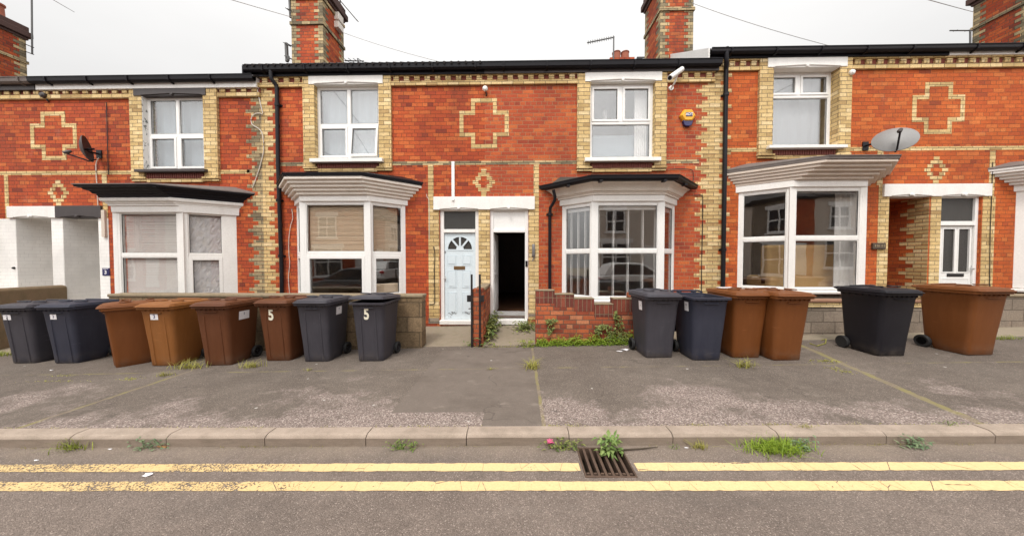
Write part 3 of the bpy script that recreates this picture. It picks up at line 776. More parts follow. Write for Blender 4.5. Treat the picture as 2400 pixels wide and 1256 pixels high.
PD_ = lambda b: [('frieze', prof(b, [(.0,473),(.035,471),(.035,456.5)]), m_white),
                 ('cornice', prof(b, [(.035,456.3),(.06,455.5),(.065,451),(.085,450),(.09,447.5),(.115,446.5),(.14,439),(.19,430),(.235,425)]), m_cornice)]
PE_ = lambda b: [('frieze', prof(b, [(.0,439),(.035,437),(.035,422)]), m_white),
                 ('cornice', steps(b, .036, 421.8, .385, 373, 5), m_cornice_e),
                 ('lead_edge', prof(b, [(.39,372.8),(.405,372),(.408,366)]), m_lead)]
boB, pnB = mk_bay('B', PB_(bB), m_white, m_stone_b, m_lead, glass=m_glass_clear, fr2=.62, wide_end=.24, opener=((2, 0),), jambw=.10)
bA = dict(bays['A']); bA['px'] = 350
boA, pnA = mk_bay('A', PB_(bB), m_white, m_stone_b, m_lead)
boC, pnC = mk_bay('C', PC_(bC), m_upvc, m_stone_b, m_black, glass=m_glass_c, fr2=.8, opener=((0, 0), (1, 0), (2, 0)))
boD, pnD = mk_bay('D', PD_(bD), m_upvc, m_wall_brick, m_felt, roof='hip', zroof=PD_(bD)[1][1][-1][1]+.30)
boE, pnE = mk_bay('E', PE_(bE), m_white, m_stone, m_lead, fl=.42)
boF, pnF = mk_bay('F', [(n, p, m_white) for n, p, _ in PE_(bE)], m_white, m_stone, m_lead, jambw=.2)
# brick skin where each bay meets the ground behind the low walls is the plinth part

# bay D gutter (black, on brackets) and its downpipe
def off_outline(b, o):
    t = math.tan(R(22.5))
    a = Vector((b['cl']-b['xl'], BF-D)); a.normalize(); n = Vector((a.y, -a.x))
    c = Vector((b['xr']-b['cr'], D-BF)); c.normalize(); n2 = Vector((c.y, -c.x))
    def hit(p, u, y): s = (y-p.y)/u.y; return p+u*s
    p0 = Vector((b['xl'], D))+n*o; p3 = Vector((b['xr'], D))+n2*o
    return [hit(p0, a, D-.02), hit(p0, a, BF-o), hit(p3, c, BF-o), hit(p3, c, D-.02)]
zg = PD_(bD)[1][1][-1][1]
m = MB()
prof_g = [(.235, 0), (.27, -.035), (.31, -.035), (.345, .0), (.35, .05), (.362, .05), (.362, .062), (.335, .062), (.33, .0), (.30, -.02), (.275, -.02), (.25, .01), (.24, .06)]
rings = []
for (o, dz) in prof_g: rings.append([(p.x, p.y, zg+.035+dz) for p in off_outline(bD, o)])
vs = [q for r in rings for q in r]; fs = []
nr = len(rings)
for i in range(nr):
    j = (i+1) % nr
    for k in range(3): fs.append((i*4+k, i*4+k+1, j*4+k+1, j*4+k))
fs += [tuple(i*4 for i in range(nr)), tuple(i*4+3 for i in range(nr-1, -1, -1))]
m.add(vs, fs)
o3 = off_outline(bD, .30)
for a_, b_, ts in ((0, 1, (.55,)), (1, 2, (.1, .85)), (2, 3, (.4,))):
    for t in ts:
        p = o3[a_].lerp(o3[b_], t); m.box(p.x-.03, p.x+.03, p.y-.07, p.y+.05, zg-.035, zg+.0)
m.build('bay_gutter', m_blackpl, boD)
pth = [W(1297, 445, D-.22), W(1301, 462, D-.2), W(1300, 470, D-.17), W(1290, 487, D-.08), W(1288.5, 500, D-.055), W(1288.5, 690, D-.055)]
ys = [D-.22, D-.2, D-.17, D-.08, D-.055, D-.055]
P3 = [(x, y, z) for (x, z), y in zip(pth, ys)]
downpipe(P3, .034, Dh, [(P3[4][0], P3[4][1], P3[4][2]-.02)], name='bay_downpipe')

# blinds, curtains and other shapes behind the bay glass
def pl(pn, i): return pn[i][3]
z0, ztr, zh = bB['z0'], bB['ztr'], bB['zh']
venetian(boB, pnB[1], .125, pl(pnB, 1)-.08, z0+.1, zh, m_blind_w, pitch=.021, tilt=.93)
venetian(boB, pnB[2], .10, pl(pnB, 2)-.22, z0+.1, zh, m_blind_w, pitch=.021, tilt=.93)
# crumpled clear sheet behind the canted pane
a, u, n, L = pnB[2]; m = MB(); NX, NZ = 14, 26
s0, s1 = .11, L-.25
grid = [[(a.x+u.x*(s0+(s1-s0)*i/NX)+n.x*dd, a.y+u.y*(s0+(s1-s0)*i/NX)+n.y*dd, z0+.1+(zh-z0-.15)*j/NZ) for i in range(NX+1) for dd in [-.075+random.uniform(-.012, .012)]] for j in range(NZ+1)]
vs = [q for r in grid for q in r]; W_ = NX+1
m.add(vs, [(j*W_+i, j*W_+i+1, (j+1)*W_+i+1, (j+1)*W_+i) for j in range(NZ) for i in range(NX)])
m_film, nt_, b_ = newmat('clear_film'); b_.inputs['Base Color'].default_value = (.85,.83,.86,1); b_.inputs['Roughness'].default_value = .18; b_.inputs['Alpha'].default_value = .42
m.build('plastic_sheet', m_film, boB)
z0, ztr, zh = bC['z0'], bC['ztr'], bC['zh']
venetian(boC, pnC[1], .11, pl(pnC, 1)-.08, ztr+.0, zh, m_blind, pitch=.026, tilt=.88)
venetian(boC, pnC[2], .09, pl(pnC, 2)-.15, ztr+.0, zh, m_blind, pitch=.026, tilt=.72)
venetian(boC, pnC[2], .13, pl(pnC, 2)-.15, z0+.1, z0+.34, m_blind, pitch=.026, tilt=.8)
venetian(boC, pnC[0], .09, pl(pnC, 0)-.09, ztr, zh, m_blind, pitch=.026, tilt=.8)
# vertical louvres of bay D, turned edge-on, under a white headrail
z0, ztr, zh = bD['z0'], bD['ztr'], bD['zh']
m = MB(); q = MB()
for i in range(3):
    a, u, n, L = pnD[i]
    m.obox(a, u, n, .09, L-.09, -.13, -.08, zh-.085, zh)
    st = .30 if i == 1 else .17; s = .14
    while s < L-.08:
        q.obox(a, u, n, s-.003, s+.003, -.215, -.125, z0+.1, zh-.085); q.obox(a, u, n, s+.003, s+.016, -.128, -.124, z0+.1, zh-.085); s += st
m.build('blind_headrail', m_upvc, boD); q.build('vertical_blind', m_net, boD)
# bay E: tan rounded block and a pale curtain inside
a, u, n, L = pnE[1]; z0, ztr, zh = bE['z0'], bE['ztr'], bE['zh']
m = MB(); m.box(bE['cl']+.0, bE['cr']+.25, BF+.55, BF+.80, z0+.05, z0+.98); m.box(bE['cl']+.0, bE['cr']+.3, BF+.45, BF+1.2, z0-.3, z0+.30)
m.build('tan_block', m_tanblock, E, bevel=.07, seg=3)
m = MB()
for k in range(9):
    xa = bE['cr']-.30+k*.05; ya = BF+.26+.02*(k % 2); yb = BF+.26+.02*((k+1) % 2)
    m.add([(xa,ya,z0),(xa+.05,yb,z0),(xa+.05,yb,zh),(xa,ya,zh),(xa,ya+.008,z0),(xa+.05,yb+.008,z0),(xa+.05,yb+.008,zh),(xa,ya+.008,zh)], [(0,1,2,3),(7,6,5,4)])
m.build('curtain_or_sky_panel', m_net, E, smooth=True)
venetian(boF, pnF[0], .22, pl(pnF, 0)-.2, z0, zh, m_blind_w, pitch=.024, tilt=.95)

# ------------------------------------------------------------------ doorways
def recess(h, x0, x1, z0, z1, depth, mat, backmat, y=D, matr=None):
    m = MB(); ya, yb = y+.232, y+depth
    m.box(x0-.1, x0, ya, yb, z0, z1); m.box(x1, x1+.1, ya, yb, z0, z1); m.box(x0-.1, x1+.1, ya, yb+.05, z1, z1+.1)
    m.build('porch_wall', mat, h)
    m = MB(); m.box(x0-.1, x1+.1, yb, yb+.05, z0, z1); m.build('inner_door', backmat, h)
    m = MB(); m.box(x0-.1, x1+.1, y+.02, yb+.05, z0-.1, z0); m.build('porch_floor', m_concrete, h)
# A and B, painted white
for k, d in (('A', dA), ('B', dB)):
    recess(house[k], d[0], d[1], zth[k], zdo[k], .72, m_white_brick, m_white)
def painted(h, rects, mat, name='painted_brickwork', pr=.006):
    m = MB()
    for x0, x1, z0, z1 in rects: m.box(x0, x1, D-pr, D+.012, z0, z1)
    m.build(name, mat, h)
zAl = zdo['A']-.0
painted(A, [(dA[0]-1.2, dA[0]-.0, Z0, wz(513, 20)), (dA[1], XB[1], Z0, zAl)], m_white_brick)
painted(B, [(XB[1], dB[0], Z0, zAl), (dB[1], wx(257, 600), Z0, wz(512, 245))], m_white_brick)
# the return faces of the openings, painted as well
def reveal(h, d, z0, z1, mat):
    m = MB(); m.box(d[0]-.0, d[0]+.008, D-.002, D+.235, z0, z1); m.box(d[1]-.008, d[1], D-.002, D+.235, z0, z1); m.build('painted_reveal', mat, h)
reveal(A, dA, zth['A'], zdo['A'], m_white_brick); reveal(B, dB, zth['B'], zdo['B'], m_white_brick)
m = MB(); lintel_mesh(m, wx(23, 500), XB[1], ZAB['lint'][1], ZAB['lint'][0], [dA]); m.build('door_lintel', m_white, A, bevel=.004, seg=1)
m = MB(); lintel_mesh(m, XB[1], wx(242, 500), ZAB['lint'][1]+.0, ZAB['lint'][0]+.01, [dB]); m.build('door_lintel', m_darkp, B, bevel=.004, seg=1)
m = MB(); x, z = W(35, 628); m.lathe([(0,-.03),(.02,-.028),(.028,-.006),(.028,0)], (x, D-.008, z), 'y', 14); m.build('door_bell', m_iron, A, smooth=True)
# cream pilaster strips
def pil(h, rects, mat=m_cream, name='cream_pilaster', pr=.006):
    m = MB()
    for (p0, p1, y0, y1) in rects:
        pm = (p0+p1)/2
        m.box(wx(p0, (y0+y1)/2), wx(p1, (y0+y1)/2), D-pr, D+.012, wz(y1, pm), wz(y0, pm))
    return m.build(name, mat, h)
pil(A, [(12, 21, 409, 513)]); pil(B, [(240.5, 252, 409, 512)])
pil(C, [(1003.5, 1016, 386.5, 462), (1004.5, 1030, 462, 745), (1122, 1137, 492, 760)])
pil(C, [(1004.5, 1030, 745, 758)], m_stone, 'foot_brick')
pil(Dh, [(1137, 1148, 492, 760), (1238.7, 1262.5, 462, 748), (1251, 1263, 386.5, 462)])
pil(Dh, [(1238.7, 1263, 735, 741)], m_stone, 'dark_brick', .009)
pil(E, [(2055.5, 2069, 353.5, 434), (2055, 2079.7, 434, 760), (2177, 2196, 461, 760)])
pil(F, [(2196, 2201, 461, 760), (2298, 2327, 461, 760), (2318, 2331, 353.5, 461)])
# door C --------------------------------------------------------------
m = MB(); lintel_mesh(m, wx(1017, 477), XB[3], ZCD['lint'][1], ZCD['lint'][0], [dC]); m.build('door_lintel', m_white, C, bevel=.004, seg=1)
m = MB(); lintel_mesh(m, XB[3], wx(1253, 477), ZCD['lint'][1], ZCD['lint'][0], [(dD[0], dD[1]-.01)]); m.build('door_lintel', m_white, Dh, bevel=.004, seg=1)
def door_frame(h, d, zb, zt, ztrans0, ztrans1, y0, y1, w, mat):
    m = MB(); m.box(d[0], d[0]+w, y0, y1, zb, zt+.03); m.box(d[1]-w, d[1], y0, y1, zb, zt+.03)
    m.box(d[0]+w, d[1]-w, y0, y1, zt-.025, zt+.05); m.box(d[0]+w, d[1]-w, y0-.012, y1, ztrans0, ztrans1)
    return m.build('door_frame', mat, h, bevel=.006)
yd = D+.04
zb, zt = wz(750, 1076), wz(492, 1076)
za, zb2 = wz(545, 1076), wz(537, 1076)
door_frame(C, dC, zb, zt, za, zb2, yd, yd+.1, .083, m_white)
m = MB(); m.box(dC[0]+.083, dC[1]-.083, yd+.04, yd+.05, zb2, zt-.025); m.build('transom_pane', m_obsc, C)
m = MB(); m.box(dC[0]-.02, dC[1]+.02, D+.235, D+1.2, zb, zt+.1); m.f = [f for i, f in enumerate(m.f) if i != 2]; m.mi = m.mi[:len(m.f)]; m.build('hallway', m_hall, C)
m = MB(); m.box(dC[0]-.01, dC[1]+.01, D-.05, D+.2, wz(760, 1076), zb); m.build('doorstep', m_white, C, bevel=.012)
# leaf with fan light and six panels
L, Rr = dC[0]+.088, dC[1]-.088; yl = yd+.035; lz0, lz1 = zb+.006, za-.006
def zl(y): return wz(y, 1076)
cxl = (L+Rr)/2; rf = .27; zf = zl(584)
m = MB(); N = 24
arc = [(cxl+rf*math.cos(math.pi*k/N), zf+rf*1.02*math.sin(math.pi*k/N)) for k in range(N+1)]
# face around the half-round light
m.box(L, Rr, yl, yl+.045, lz0, zf)
outer = []
for (x, z) in arc:
    dx, dz = x-cxl, z-zf; t = min((Rr-cxl)/abs(dx) if abs(dx) > 1e-6 else 9, (lz1-zf)/dz if dz > 1e-6 else 9)
    outer.append((cxl+dx*t, zf+dz*t))
corner_pts = []
for k in range(N):
    a, b = arc[k], arc[k+1]; c, d = outer[k], outer[k+1]
    m.add([(a[0],yl,a[1]),(b[0],yl,b[1]),(d[0],yl,d[1]),(c[0],yl,c[1]),(a[0],yl+.045,a[1]),(b[0],yl+.045,b[1])], [(0,1,2,3),(0,4,5,1)])
    if abs(c[0]-d[0]) > 1e-4 and abs(c[1]-d[1]) > 1e-4:
        cc = (Rr if c[0] > cxl else L, lz1); m.add([(c[0],yl,c[1]),(d[0],yl,d[1]),(cc[0],yl,cc[1])], [(0,1,2)])
leaf = m.build('door', m_bluedoor, C)
m = MB()
for ang in (50, 90, 130):
    x1_, z1_ = cxl+rf*math.cos(R(ang)), zf+rf*math.sin(R(ang)); dx, dz = math.cos(R(ang)), math.sin(R(ang)); w = .02
    m.prism([(cxl+dx*.08-dz*w, zf+dz*.08+dx*w), (cxl+dx*.08+dz*w, zf+dz*.08-dx*w), (x1_+dz*w, z1_-dx*w), (x1_-dz*w, z1_+dx*w)], yl-.006, yl+.03, 'y')
hub = [(cxl+.085*math.cos(math.pi*k/10), zf+.085*math.sin(math.pi*k/10)) for k in range(11)]
m.prism(hub, yl-.006, yl+.03, 'y'); m.box(cxl-rf-.03, cxl+rf+.03, yl-.008, yl+.03, zf-.03, zf)
for k in range(N):
    a, b = arc[k], arc[k+1]; s_ = 1.09
    c, d = (cxl+(a[0]-cxl)*s_, zf+(a[1]-zf)*s_), (cxl+(b[0]-cxl)*s_, zf+(b[1]-zf)*s_)
    m.prism([a, b, d, c], yl-.008, yl+.002, 'y')
m.build('fanlight_bars', m_bluedoor, leaf)
m = MB(); m.prism(arc, yl+.02, yl+.03, 'y'); m.build('fanlight_pane', m_obsc, leaf)
m = MB()
for ya_, yb_ in ((597, 622), (634, 675), (685, 735)):
    for xa, xb in ((1048, 1071), (1083, 1106)):
        X0, X1, ZA, ZB = wx(xa, 640, yl), wx(xb, 640, yl), zl(yb_), zl(ya_)
        frame_rect(m, X0, X1, ZA, ZB, .016, yl-.007, yl+.004); m.box(X0+.03, X1-.03, yl-.010, yl+.004, ZA+.03, ZB-.03)
m.build('raised_panel', m_bluedoor, leaf, bevel=.004)
m = MB(); m.box(wx(1064, 628, yl), wx(1090, 628, yl), yl-.012, yl+.004, zl(632), zl(624)); m.build('letterbox', m_brass, leaf, bevel=.003)
m = MB(); m.box(wx(1039.5, 650, yl), wx(1045, 650, yl), yl-.012, yl+.004, zl(660), zl(648)); m.tube([(wx(1042, 650, yl), yl-.012, zl(652)), (wx(1042, 650, yl), yl-.045, zl(652)), (wx(1049, 650, yl), yl-.05, zl(652))], .008, 8)
m.build('handle', m_alu, leaf)
m = MB(); m.lathe([(0,-.02),(.02,-.016),(.024,0)], (wx(1043, 590, yl), yl, zl(590)), 'y', 12); m.build('lock', m_steel, leaf)
# chipped paint at the foot of the door
m = MB()
for k in range(16):
    xa = wx(random.uniform(1049, 1105), 735, yl); zc = zl(735+random.uniform(-1.5, 1.5)); w_ = random.uniform(.008, .035); hh = random.uniform(.003, .012)
    m.box(xa, xa+w_, yl-.0115, yl, zc, zc+hh)
for k in range(9):
    xa = wx(random.uniform(1047, 1060), 748, yl); zc = zl(random.uniform(738, 748)); m.box(xa, xa+.012, yl-.003, yl, zc, zc+random.uniform(.006, .02))
m.build('chipped_paint', m_darkp, leaf)
# door D, standing open --------------------------------------------------
zb, zt = wz(748, 1193), wz(492, 1193); za, zb2 = wz(544.5, 1193), wz(538, 1193)
door_frame(Dh, dD, zb, zt, za, zb2, yd, yd+.1, .075, m_upvc)
m = MB(); m.box(dD[0]+.07, dD[1]-.07, yd+.03, yd+.06, zb2-.01, zt+.02); m.build('transom_panel', m_upvc, Dh)
m = MB(); m.box(dD[0]+.02, dD[1]-.02, D-.07, D+.23, wz(760, 1193), zb); m.build('doorstep', m_white, Dh, bevel=.015)
m = MB(); m.box(dD[0]-.05, dD[1]+.05, D-.20, D-.071, wz(768, 1193)-.05, wz(763, 1193)); m.build('lower_step', m_concrete, Dh, bevel=.02)
m = MB(); m.box(dD[0]+.075, dD[1]-.075, yd+.02, yd+.09, zb+.06, zb+.16); m.box(dD[0]+.075, dD[1]-.075, yd+.0, yd+.09, zb+.095, zb+.10); m.build('threshold', m_alu, Dh, bevel=.004)
m = MB(); m.box(dD[0]-.15, dD[1]+.10, D+.235, D+5.5, zb, zt+.2); m.f = [f for i, f in enumerate(m.f) if i != 2]; m.mi = m.mi[:len(m.f)]; m.build('hallway', m_hall, Dh)
m = MB(); m.box(dD[0]-.14, dD[1]+.09, D+.24, D+5.4, zb+.003, zb+.02); m.build('hall_floor', m_hfloor, Dh)
m = MB(); xh = dD[0]+.085
ang = R(86); ux, uy = math.cos(ang), math.sin(ang); wl = dD[1]-dD[0]-.16
m.obox((xh, yd+.09), (ux, uy), (uy, -ux), 0, wl, -.045, 0, zb+.1, za-.01)
lf = m.build('door', m_upvc, Dh, bevel=.004)
m = MB()
for s0, s1, c0, c1 in ((.12, wl*.46, .25, .75), (wl*.54, wl-.12, .25, .75), (.12, wl-.12, .95, 1.75)):
    m.obox((xh, yd+.09), (ux, uy), (uy, -ux), s0, s1, .0, .008, zb+c0, zb+c1)
m.build('raised_panel', m_upvc, lf, bevel=.004)
m = MB(); px_, py_ = xh+ux*(.09)+uy*.0, yd+.09+uy*.09
zhn = wz(643, 1170); m.obox((xh, yd+.09), (ux, uy), (uy, -ux), .06, .10, 0, .012, zhn-.10, zhn+.10); m.obox((xh, yd+.09), (ux, uy), (uy, -ux), .07, .19, .035, .055, zhn, zhn+.022); m.obox((xh, yd+.09), (ux, uy), (uy, -ux), .07, .09, .012, .055, zhn, zhn+.022)
m.build('handle', m_alu, lf, bevel=.003)
m = MB(); x, z = W(1234, 618, yd); m.box(x-.024, x+.024, yd-.022, yd+.002, z-.065, z+.065); m.build('doorbell', m_blackpl, Dh, bevel=.008)
# E porch recess and its quoined return
recess(E, dE[0], dE[1], zth['E'], zdo['E'], 1.5, m_brick_e, m_darkp)
m = MB(); z = zth['E']; k = 0
while z < zdo['E']-.02:
    w = (.235, .36, .48, .36)[k % 4]+.0
    m.box(dE[1]-.004, dE[1]+.01, D+.002, D+w, z+.004, min(z+BH, zdo['E'])-.004); z += BH; k += 1
m.build('porch_quoin', m_cream, E)
m = MB(); lintel_mesh(m, wx(2067.5, 446), XB[5], ZEF['lint'][1], ZEF['lint'][0], [dE]); m.build('door_lintel', m_white, E, bevel=.004, seg=1)
m = MB(); lintel_mesh(m, XB[5], wx(2318, 446), ZEF['lint'][1], ZEF['lint'][0], [(dF_[0], dF_[1])]); m.build('door_lintel', m_white, F, bevel=.004, seg=1)
# door F
zb, zt = zth['F'], ZEF['lint'][1]; za, zb2 = wz(528, 2250), wz(518, 2250)
door_frame(F, dF_, zb, zt, za, zb2, yd, yd+.1, .065, m_upvc)
m = MB(); m.box(dF_[0]+.065, dF_[1]-.065, yd+.04, yd+.05, zb2, zt-.02); m.build('transom_pane', m_obsc, F)
m = MB(); m.box(dF_[0]-.02, dF_[1]+.02, D+.235, D+1.2, zb-.05, zt+.1); m.f = [f for i, f in enumerate(m.f) if i != 2]; m.mi = m.mi[:len(m.f)]; m.build('hallway', m_room, F)
def zq(y): return wz(y, 2245, yl)
x0, x1 = dF_[0]+.07, dF_[1]-.07
p = [wx(2209, 600, yl), wx(2236, 600, yl), wx(2244, 600, yl), wx(2270, 600, yl)]
zA, zB = zq(637), zq(537)
m = MB()
for a, b, c, d in ((x0, p[0], zb+.01, za-.005), (p[3], x1, zb+.01, za-.005), (p[0], p[3], zb+.01, zA), (p[0], p[3], zB, za-.005), (p[1], p[2], zA, zB)): m.box(a, b, yl, yl+.05, c, d)
frame_rect(m, p[0]-.02, p[1]+.012, zA-.02, zB+.02, .02, yl-.008, yl+.002); frame_rect(m, p[2]-.012, p[3]+.02, zA-.02, zB+.02, .02, yl-.008, yl+.002)
frame_rect(m, p[0]-.02, p[3]+.02, zb+.15, zq(652), .02, yl-.008, yl+.002)
lf = m.build('door', m_upvc, F)
m = MB(); m.box(p[0], p[1], yl+.02, yl+.03, zA, zB); m.build('pane', m_obsc, lf); m = MB(); m.box(p[2], p[3], yl+.02, yl+.03, zA, zB); m.build('pane', m_obsc, lf)
m = MB(); m.box(p[0]+.1, p[3]-.10, yl-.014, yl+.004, zq(648), zq(641)); m.build('letterbox', m_iron, lf, bevel=.003)
m = MB(); xh = wx(2277, 635, yl); m.box(xh-.018, xh+.018, yl-.012, yl, zq(645), zq(622)); m.tube([(xh, yl-.012, zq(629)), (xh, yl-.045, zq(629)), (xh-.1, yl-.048, zq(629))], .009, 8); m.build('handle', m_alu, lf)

# ------------------------------------------------------------------ quoins at the party walls with a step
m = MB(); quoin(m, XB[2]+.0, 1, Z0, ZCD['bot'][1]); m.build('quoin', m_cream, C)
m = MB(); quoin(m, XB[2]-.0, -1, Z0, ZAB['bot'][1], base=-.02); m.build('quoin', m_cream_dirty, B)
m = MB(); quoin(m, XB[4], -1, Z0, ZCD['bot'][1]); m.build('quoin', m_cream, Dh)
m = MB(); quoin(m, XB[4], 1, Z0, ZEF['bot'][1], base=.0); m.build('quoin', m_cream, E)

# downpipes
def dp(h, pts, r, br):
    P = [(*W(px, py, y), y) for px, py, y in pts]; P = [(x, y, z) for x, z, y in P]
    B_ = [(W(px, py, D-.06)[0], D-.06, W(px, py, D-.06)[1]) for px, py in br]
    return downpipe(P, r, h, B_)
dp(C, [(634.5, 155, D-.14), (635.5, 183, D-.14), (638, 188, D-.13), (647, 200, D-.07), (649, 207, D-.06), (651.5, 380, D-.06), (653, 420, D-.06), (660, 640, D-.06), (661, 780, D-.06)], .040, [(650, 246), (653, 470), (658, 600)])
dp(E, [(1703, 112, D-.15), (1702.5, 140, D-.15), (1702.5, 150, D-.12), (1702, 165, D-.06), (1699.5, 345, D-.06), (1694, 700, D-.06), (1693.5, 760, D-.06)], .042, [(1701.5, 222), (1696, 585)])
# ------------------------------------------------------------------ ground
def sheet(name, xs, ys, zf, mat, skip=None, kind='structure'):
    m = MB(); nx, ny = len(xs), len(ys)
    vs = [(x, y, zf(x, y)) for y in ys for x in xs]
    fs = [(j*nx+i, j*nx+i+1, (j+1)*nx+i+1, (j+1)*nx+i) for j in range(ny-1) for i in range(nx-1) if not (skip and skip((xs[i]+xs[i+1])/2, (ys[j]+ys[j+1])/2))]
    m.add(vs, fs); o = m.build(name, mat)
    return tag(o, kind=kind)
def rng(a, b, s):
    n = max(1, round((b-a)/s)); return [a+(b-a)*i/n for i in range(n+1)]

def asphalt(name, c0, c1, speck, pit, sc=1.0):
    m, nt, b = newmat(name); P = pos(nt)
    n1 = noise(nt, P, .8, 5, .6); n2 = noise(nt, P, 6, 4, .6)
    col = mix(nt, ramp(nt, n1, [(.3, 0), (.7, 1)]), c0, c1)
    col = mix(nt, 1.0, col, ramp(nt, n2, [(.2, .82), (.8, 1.15)]), 'MULTIPLY')
    v = nt.nodes.new('ShaderNodeTexVoronoi'); v.inputs['Scale'].default_value = 150*sc; nt.links.new(P, v.inputs['Vector'])
    sep = nt.nodes.new('ShaderNodeSeparateColor'); nt.links.new(v.outputs['Color'], sep.inputs[0])
    k = ramp(nt, sep.outputs[0], [(0, .74), (.5, .97), (.85, 1.12), (1, 1.4)])
    col = mix(nt, 1.0, col, k, 'MULTIPLY')
    gap = ramp(nt, v.outputs['Distance'], [(.25, 0), (.75, 1)])
    col = mix(nt, M(nt, 'MULTIPLY', gap, .45), col, pit)
    sp = ramp(nt, sep.outputs[1], [(.94, 0), (.96, 1)])
    col = mix(nt, M(nt, 'MULTIPLY', sp, .55), col, speck)
    return m, nt, b, P, col, v, n2
m_road, nt, b, P, col, v, n2 = asphalt('road_asphalt', (.205,.163,.138), (.255,.205,.174), (.46,.38,.33), (.075,.06,.05))
lt = ramp(nt, noise(nt, scl(nt, P, (.35, 1.4, 1)), 1.7, 6, .7), [(.52, 0), (.70, 1)])
col = mix(nt, M(nt, 'MULTIPLY', lt, .35), col, (.31,.26,.225))
st = ramp(nt, noise(nt, scl(nt, P, (.5, 2.5, 1)), 1.1, 4), [(.52, 0), (.70, 1)])
col = mix(nt, M(nt, 'MULTIPLY', st, .30), col, (.115,.10,.088))
# grit against the kerb
sx = nt.nodes.new('ShaderNodeSeparateXYZ'); nt.links.new(P, sx.inputs[0])
gr = M(nt, 'MULTIPLY', ramp(nt, M(nt, 'ADD', sx.outputs[1], M(nt, 'MULTIPLY', noise(nt, P, 3, 3), .25)), [(.0, 0), (1, 0)]), 0.0)
gm = nt.nodes.new('ShaderNodeMapRange'); nt.links.new(M(nt, 'ADD', sx.outputs[1], M(nt, 'MULTIPLY', M(nt, 'SUBTRACT', noise(nt, P, 2.5, 4, .65), .5), .5)), gm.inputs[0]); gm.inputs[1].default_value = 2.42; gm.inputs[2].default_value = 2.72
col = mix(nt, M(nt, 'MULTIPLY', gm.outputs[0], .55), col, (.30,.24,.18))
nt.links.new(col, b.inputs['Base Color']); b.inputs['Roughness'].default_value = .9; b.inputs['Specular IOR Level'].default_value = .3
bump(nt, b, M(nt, 'ADD', M(nt, 'MULTIPLY', v.outputs['Distance'], -1.0), M(nt, 'MULTIPLY', n2, .4)), .006)

m_pave, nt, b, P, col, v, n2 = asphalt('pavement_tarmac', (.118,.094,.077), (.172,.141,.117), (.38,.32,.27), (.08,.067,.058), 1.1)
sx = nt.nodes.new('ShaderNodeSeparateXYZ'); nt.links.new(P, sx.inputs[0])
# the worn top course shows pinkish chippings, mostly towards the kerb
wear = M(nt, 'ADD', noise(nt, scl(nt, P, (.8, 1.0, 1)), .9, 5, .62), M(nt, 'MULTIPLY', M(nt, 'SUBTRACT', 3.55, sx.outputs[1]), .22))
wear = M(nt, 'ADD', wear, M(nt, 'MULTIPLY', M(nt, 'SUBTRACT', noise(nt, P, 9, 4, .7), .5), .22))
wm = ramp(nt, wear, [(.535, 0), (.63, 1)])
v2 = nt.nodes.new('ShaderNodeTexVoronoi'); v2.inputs['Scale'].default_value = 85; nt.links.new(P, v2.inputs['Vector'])
s2 = nt.nodes.new('ShaderNodeSeparateColor'); nt.links.new(v2.outputs['Color'], s2.inputs[0])
chip = ramp(nt, s2.outputs[0], [(0, (.16,.12,.105)), (.4, (.30,.235,.21)), (.8, (.42,.34,.30)), (1, (.58,.50,.45))])
chip = mix(nt, ramp(nt, v2.outputs['Distance'], [(.3, 0), (.8, .75)]), chip, (.09,.07,.06))
# reinstatement trenches laid in smooth black tarmac: they cover the worn course
def band(x0, x1, y0, y1, e=.012, skew=0.0):
    jx = M(nt, 'ADD', sx.outputs[0], M(nt, 'MULTIPLY', M(nt, 'SUBTRACT', noise(nt, P, 14, 2), .5), .03))
    jx = M(nt, 'ADD', jx, M(nt, 'MULTIPLY', sx.outputs[1], skew))
    a = M(nt, 'MULTIPLY', M(nt, 'GREATER_THAN', jx, x0), M(nt, 'LESS_THAN', jx, x1))
    c = M(nt, 'MULTIPLY', M(nt, 'GREATER_THAN', sx.outputs[1], y0), M(nt, 'LESS_THAN', sx.outputs[1], y1))
    return M(nt, 'MULTIPLY', a, c)
t1 = band(-.35, .23, 2.7, 5.6); t2 = band(-1.33, -.34, 3.07, 5.2); t3 = band(-.03, .24, 3.7, 5.6)
tr = M(nt, 'MAXIMUM', t1, t2)
wm = M(nt, 'MULTIPLY', wm, M(nt, 'SUBTRACT', 1.0, tr))
col = mix(nt, M(nt, 'MULTIPLY', tr, .75), col, mix(nt, n2, (.128,.104,.087), (.172,.142,.121)))
col = mix(nt, M(nt, 'MULTIPLY', wm, .92), col, chip)
# pale lichen and dried splashes
sp_ = ramp(nt, noise(nt, scl(nt, P, (1, 2.2, 1)), 2.2, 6, .7), [(.60, 0), (.70, 1)])
col = mix(nt, M(nt, 'MULTIPLY', sp_, .42), col, (.30,.255,.215))
v3 = nt.nodes.new('ShaderNodeTexVoronoi'); v3.inputs['Scale'].default_value = 3.2; nt.links.new(P, v3.inputs['Vector'])
sq = nt.nodes.new('ShaderNodeSeparateColor'); nt.links.new(v3.outputs['Color'], sq.inputs[0])
dots = M(nt, 'MULTIPLY', M(nt, 'LESS_THAN', M(nt, 'ADD', v3.outputs['Distance'], M(nt, 'MULTIPLY', noise(nt, P, 40, 2), .03)), .068), M(nt, 'GREATER_THAN', sq.outputs[0], .42))
col = mix(nt, M(nt, 'MULTIPLY', dots, .7), col, (.52,.49,.45))
ck = nt.nodes.new('ShaderNodeTexVoronoi'); ck.feature = 'DISTANCE_TO_EDGE'; ck.inputs['Scale'].default_value = .55
wob = nt.nodes.new('ShaderNodeVectorMath'); wob.operation = 'ADD'; nt.links.new(P, wob.inputs[0])
